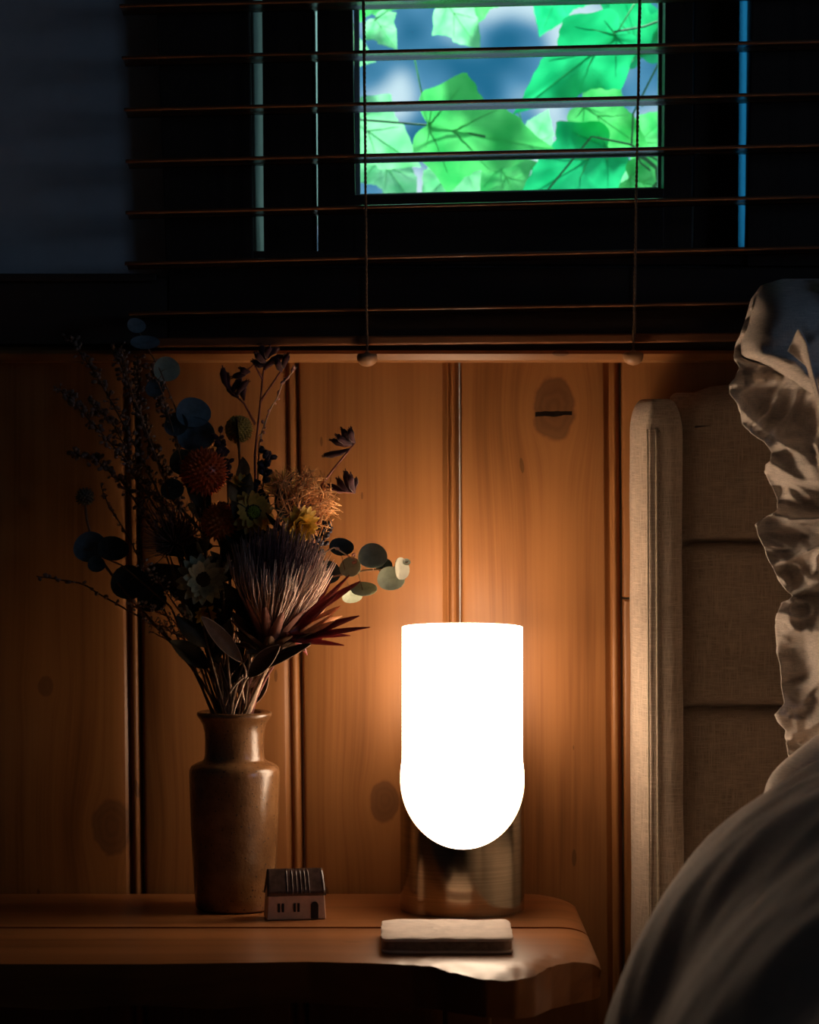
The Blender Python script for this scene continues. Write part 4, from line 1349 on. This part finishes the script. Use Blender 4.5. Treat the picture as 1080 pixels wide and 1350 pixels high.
# pale flowering twig beside the tall paw
twig('flowering_twig', 'thin pink budded twig leaning right of the tall kangaroo paw', [(342, 585), (352, 550), (372, 508), (391, 484)], 3.33, M_pinkb, 16, 0.0018, 0.004, M_stemp, None, 'sprig')
twig('flowering_twig', 'wiry twig with pink buds above the right eucalyptus leaves', [(410, 740), (440, 722), (470, 738), (484, 745)], 3.285, M_pinkb, 7, 0.0019, 0.006, M_stemp, None, 'sprig')
twig('navy_spike', 'dark navy flower spike between the olive ball and pincushion', [(345, 690), (346, 650), (350, 595)], 3.325, M_navy, 60, 0.0034, 0.010, M_stemd, None, 'flower')
twig('maroon_cluster', 'dark maroon flower cluster beside the olive ball', [(300, 640), (296, 600), (288, 575)], 3.32, M_paw, 40, 0.0028, 0.009, M_stemd, None, 'flower')
twig('navy_spike', 'dark spike of small blooms between pincushion and protea', [(400, 770), (418, 735), (432, 690)], 3.31, M_navy, 50, 0.0026, 0.009, M_stemd, None, 'flower')
# eucalyptus
fc = (0.25, -0.9, 0.25)
euc('eucalyptus branch with round grey green leaves reaching towards the lamp', [(400, 780), (440, 760), (480, 752), (512, 750), (538, 741)], 3.30,
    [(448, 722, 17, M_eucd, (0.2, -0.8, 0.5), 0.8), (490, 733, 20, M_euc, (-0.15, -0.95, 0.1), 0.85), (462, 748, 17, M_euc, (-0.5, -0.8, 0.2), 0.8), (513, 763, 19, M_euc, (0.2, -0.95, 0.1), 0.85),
     (527, 750, 15, M_euclit, (0.72, -0.6, 0.1), 1.0), (478, 778, 18, M_euc, (0.0, -0.6, 0.7), 0.75), (462, 785, 15, M_euc, (0.4, -0.8, -0.3), 0.7), (430, 755, 18, M_eucd, (0, -0.9, 0.2), 0.9), (535, 741, 6, M_euc, (0.5, -0.8, 0.3), 0.8), (505, 745, 12, M_eucd, (-0.2, -0.9, 0.3), 0.8)], 3.275)
euc('tall eucalyptus branch with blue grey leaves at the top left', [(262, 660), (250, 590), (232, 540), (212, 490), (178, 428)], 3.345,
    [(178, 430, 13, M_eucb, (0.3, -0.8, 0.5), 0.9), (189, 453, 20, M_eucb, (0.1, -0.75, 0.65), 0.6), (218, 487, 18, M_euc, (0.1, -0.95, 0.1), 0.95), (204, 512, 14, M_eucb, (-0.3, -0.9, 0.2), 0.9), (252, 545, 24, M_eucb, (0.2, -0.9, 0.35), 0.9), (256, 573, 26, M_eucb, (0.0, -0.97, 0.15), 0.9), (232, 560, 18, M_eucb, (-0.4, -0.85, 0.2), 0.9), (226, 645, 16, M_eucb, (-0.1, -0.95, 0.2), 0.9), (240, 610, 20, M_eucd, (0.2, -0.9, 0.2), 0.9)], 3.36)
euc('eucalyptus branch with large dark leaves on the far left', [(225, 800), (190, 770), (160, 745), (112, 724)], 3.35,
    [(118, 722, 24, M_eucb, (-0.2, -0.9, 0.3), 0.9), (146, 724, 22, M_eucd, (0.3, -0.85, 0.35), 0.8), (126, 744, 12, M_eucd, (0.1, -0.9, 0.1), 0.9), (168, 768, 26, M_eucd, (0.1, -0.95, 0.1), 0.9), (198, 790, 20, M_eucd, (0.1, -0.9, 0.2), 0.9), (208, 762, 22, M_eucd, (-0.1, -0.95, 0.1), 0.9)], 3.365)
# dark filler sprays on the left, each its own stem
GS = 'dark filler sprays on the left of the bouquet'
sprays = [
    ([(235, 700), (180, 590), (130, 500), (90, 443)], 'dark heathery spray whose tip ends highest at the far left'),
    ([(225, 700), (160, 600), (110, 545), (78, 513)], 'dark heathery spray with the leftmost tip at mid height'),
    ([(215, 720), (165, 640), (130, 610), (94, 597)], 'dark heathery spray bent low to the left above the fuzzy ball'),
    ([(240, 680), (190, 570), (165, 500), (152, 462)], 'dark heathery spray standing just left of the blue leaves'),
    ([(245, 680), (205, 600), (185, 545), (180, 470)], 'dark heathery spray rising straight behind the blue leaves'),
    ([(240, 690), (185, 630), (150, 560), (120, 530)], 'dark heathery spray filling the left side of the bouquet'),
    ([(255, 640), (225, 560), (205, 520), (200, 480)], 'dark heathery spray beside the pale round leaf')]
for i, (pts, lab) in enumerate(sprays):
    twig('heather_spray', lab, pts, 3.34 + 0.008 * i, M_tinyd, 130, 0.0021, 0.0085, M_stemd, GS, 'sprig', d2=3.36 + 0.006 * i)
twig('heather_spray', 'thin bare dark twig curving up near the fuzzy ball', [(190, 750), (160, 690), (142, 665), (134, 640)], 3.37, M_tinyd, 26, 0.0016, 0.003, M_stemd, GS, 'sprig')
twig('seed_twig', 'thin twig with a dark bud pointing far left', [(215, 830), (160, 800), (105, 768), (75, 764), (48, 760)], 3.36, M_tinyd, 22, 0.0020, 0.004, M_stemd, None, 'sprig')
GP = 'pale speckled sprays in the bouquet'
pale = [
    ([(255, 830), (225, 790), (205, 760), (185, 745)], 'pale speckled spray beside the large dark leaves', 46),
    ([(260, 850), (225, 815), (195, 800), (168, 800)], 'pale speckled spray drooping lowest on the left', 46),
    ([(265, 870), (240, 840), (215, 826), (195, 822)], 'pale speckled spray just above the vase on the left', 46),
    ([(270, 890), (255, 870), (235, 852), (205, 835)], 'pale speckled sprig hanging over the shoulder of the vase', 30),
    ([(225, 660), (190, 560), (165, 490), (160, 455)], 'pale speckled spray at the top left among dark sprays', 30),
    ([(250, 650), (232, 580), (215, 520), (206, 500)], 'pale speckled spray under the pale round leaf', 26),
    ([(220, 720), (190, 660), (170, 610), (150, 590)], 'pale speckled spray in the middle of the dark sprays', 34)]
for i, (pts, lab, n) in enumerate(pale):
    twig('speckled_spray', lab, pts, 3.315 + 0.006 * i, M_tiny if i < 4 else fol('pale_bloom_%d' % i, (0.40, 0.33, 0.28)), n, 0.0013, 0.009, M_stem, GP, 'sprig')
# cut stems crowding the neck
labs = ['thin dry stem crossing the neck of the vase']
for i in range(16):
    a = random.uniform(-1, 1)
    hd_ = P(312 + 46 * a + random.uniform(-8, 8), random.uniform(852, 880), 3.325 + random.uniform(-.035, .03))
    path = stem_path(hd_)
    n = len(path)
    o = build(MB().tube(path, [lerp(0.0018, 0.0013, k / (n - 1)) * random.uniform(.7, 1.25) for k in range(n)], 7), 'dry_stem', (M_stemp, M_stem, M_stemr)[i % 3], loc=path[0])
    tag(o, 'thin dry flower stem standing bunched in the vase neck', 'stem', 'bunched dry stems in the vase neck')

# ------------------------------------------------------------------ vine outside the window
P = P_frame
def leafgreen(name, dk, lt):
    m, t, b = mat_new(name)
    co = t.nodes.new('ShaderNodeTexCoord').outputs['Object']
    f = noise_(t, co, 2.2, 2, 0.5)
    c = ramp_(t, f, [(0.35, dk), (0.65, lt)])
    t.links.new(c, b.inputs['Base Color'])
    b.inputs['Roughness'].default_value = 0.5
    tr = t.nodes.new('ShaderNodeBsdfTranslucent')
    t.links.new(c, tr.inputs['Color'])
    mx = t.nodes.new('ShaderNodeMixShader'); mx.inputs[0].default_value = 0.75
    t.links.new(b.outputs[0], mx.inputs[1]); t.links.new(tr.outputs[0], mx.inputs[2])
    t.links.new(mx.outputs[0], t.nodes['Material Output'].inputs['Surface'])
    return m
M_vl = [leafgreen('vine_leaf_teal', (0.01, 0.42, 0.14), (0.04, 0.72, 0.26)), leafgreen('vine_leaf_fresh', (0.06, 0.55, 0.12), (0.22, 0.85, 0.24)), leafgreen('vine_leaf_pale', (0.20, 0.72, 0.28), (0.48, 0.95, 0.50))]
M_vein = simple('vine_vein', (0.12, 0.55, 0.16), 0.5)
M_vstem = simple('vine_stem', (0.04, 0.16, 0.06), 0.6)
vine = thing('climbing_vine', P(670, 270, 3.9), 'climbing vine with bright green lobed leaves outside the window pane', 'vine')
def vine_leaf_mesh(seed):
    """three-lobed toothed leaf, stalk at origin, tip along +Z, unit length"""
    half = [(0.0, 0.0), (0.16, -0.12), (0.34, -0.10), (0.46, 0.06), (0.66, 0.26), (0.52, 0.36), (0.42, 0.42), (0.37, 0.50), (0.36, 0.62), (0.27, 0.76), (0.16, 0.90), (0.06, 1.02), (0.0, 1.12)]
    random.seed(seed)
    out = []
    for k, (x, z) in enumerate(half):
        out.append((x * random.uniform(0.97, 1.03), z))
        if k < len(half) - 1:
            x2, z2 = half[k + 1]
            out.append(((x + x2) / 2 * random.uniform(0.93, 1.0), (z + z2) / 2 - 0.012))
    right = out; left = [(-x * random.uniform(.95, 1.05), z) for x, z in out[1:-1]][::-1]
    ring = right + left
    for _ in range(1):       # soften the corners
        ring = [q for (x0, z0), (x1, z1) in zip(ring, ring[1:] + ring[:1]) for q in ((x0 * .75 + x1 * .25, z0 * .75 + z1 * .25), (x0 * .25 + x1 * .75, z0 * .25 + z1 * .75))]
    n = len(ring)
    m = MB()
    cx, cz = 0.0, 0.36
    vs = []
    for sc in (1.0, 0.7, 0.4):
        for x, z in ring:
            xx, zz = cx + (x - cx) * sc, cz + (z - cz) * sc
            vs.append((xx, 0.10 * abs(xx) - 0.18 * xx * xx + 0.10 * (zz - 0.3) ** 2 + 0.03 * N3(xx * 5, zz * 5, seed), zz))
    vs.append((cx, 0.0, cz))
    fs = []
    for L_ in range(2):
        fs += [(L_ * n + i, L_ * n + (i + 1) % n, (L_ + 1) * n + (i + 1) % n, (L_ + 1) * n + i) for i in range(n)]
    fs += [(2 * n + i, 2 * n + (i + 1) % n, 3 * n) for i in range(n)]
    return m.add(vs, fs)
def vein_mesh():
    m = MB()
    for tip_ in ((0, 1.0), (0.5, 0.24), (-0.5, 0.24), (0.34, 0.62), (-0.34, 0.62), (0.28, 0.0), (-0.28, 0.0)):
        src = (0, 0.0) if tip_[1] < 0.5 or tip_[0] == 0 else (0, 0.22)
        pts = []
        for k in range(5):
            t = k / 4
            x, z = lerp(src[0], tip_[0] * 0.9, t), lerp(src[1], tip_[1] * 0.93, t)
            pts.append((x, 0.10 * abs(x) - 0.18 * x * x + 0.10 * (z - 0.3) ** 2 - 0.006, z))
        m.tube(pts, [0.007, 0.006, 0.005, 0.004, 0.002], 4)
    me = m.mesh('veins'); me.materials.append(M_vein)
    return me
vm = vein_mesh()
lm = []
for k in range(3):
    for s_ in (3, 11):
        me = vine_leaf_mesh(s_ + k * 20).mesh('leaf'); me.materials.append(M_vl[k]); lm.append(me)
random.seed(21)
# (stalk px, py, tip px, py, distance, kind, width factor, turn)
vl = [(812, 46, 690, 142, 3.80, 0, 0.62, 0.2), (565, 165, 712, 196, 3.78, 1, 0.85, -0.2), (468, 160, 545, 215, 3.86, 2, 1.0, 0.3), (845, 75, 815, -30, 3.88, 0, 0.7, 0.4), (880, 20, 900, 80, 3.9, 0, 0.9, -0.3),
      (800, 195, 690, 262, 3.82, 0, 0.75, 0.1), (770, 140, 850, 195, 3.84, 1, 0.8, -0.3), (830, 200, 880, 150, 3.86, 1, 0.9, 0.5), (590, 5, 628, 60, 3.86, 2, 0.9, 0.1), (495, 25, 520, 62, 3.85, 2, 1.0, 0.3),
      (610, 215, 560, 262, 3.88, 2, 1.1, 0.0), (500, 205, 545, 270, 3.9, 2, 0.8, 0.4), (830, 235, 905, 255, 3.80, 1, 0.9, 0.0), (700, 200, 720, 150, 3.92, 2, 1.0, 0.7), (745, -30, 715, 40, 3.9, 0, 0.9, 0.2),
      (470, -10, 520, 10, 3.9, 1, 1.0, 0.2), (800, 20, 880, 30, 3.93, 0, 0.9, 0.2), (660, 220, 690, 275, 3.9, 1, 1.0, -0.2), (810, 75, 822, 105, 3.86, 2, 0.9, 0.2), (790, 250, 850, 230, 3.9, 2, 0.9, 0.3), (640, -30, 610, 40, 3.93, 1, 0.8, -.3), (455, 60, 490, 80, 3.9, 2, 1.0, .5)]
for i, (ax, ay, bx, by, d, k, wf, tn) in enumerate(vl):
    a, b = P(ax, ay, d), P(bx, by, d + 0.03 * math.sin(i))
    z = (b - a); L = z.length; z = z.normalized()
    y = Vector((math.sin(tn) * 0.6, -1.0, 0.25)); y = (y - z * y.dot(z)).normalized(); x = y.cross(z)
    M = Matrix.Translation(a) @ Matrix((x, y, z)).transposed().to_4x4() @ Matrix.Diagonal((L * wf, L, L, 1))
    lf = inst('leaf', lm[k * 2 + i % 2], vine, M)
    v_ = bpy.data.objects.new('veins', vm); COL.objects.link(v_); v_.parent = lf
    pe = a + Vector((0.03 * math.cos(i * 2.1), 0.03, 0.05 + 0.03 * math.sin(i)))
    build(MB().tube([a, a.lerp(pe, 0.5) + Vector((0, .006, 0)), pe], 0.0009, 5), 'leaf_stalk', M_vein, vine)
# bare stem and tendril near the right edge of the pane
for pts, r in (([(905, -40), (880, 60), (835, 150), (833, 190), (845, 215), (858, 225)], 0.0011), ([(440, 155), (565, 165), (640, 180)], 0.0012), ([(900, 110), (858, 135), (846, 140)], 0.0008), ([(895, 18), (850, 35), (810, 42)], 0.0012), ([(838, 203), (852, 210), (866, 222), (868, 240), (860, 250)], 0.0022), ([(690, 290), (780, 180), (830, 190), (900, 230)], 0.0012)):
    q = [P(x, y, 3.79) for x, y in pts]
    fine_ = []
    for k in range(len(q) - 1):
        for s_ in range(5): fine_.append(q[k].lerp(q[k + 1], s_ / 5))
    fine_.append(q[-1])
    build(MB().tube(fine_, r, 6), 'runner', M_vstem, vine)
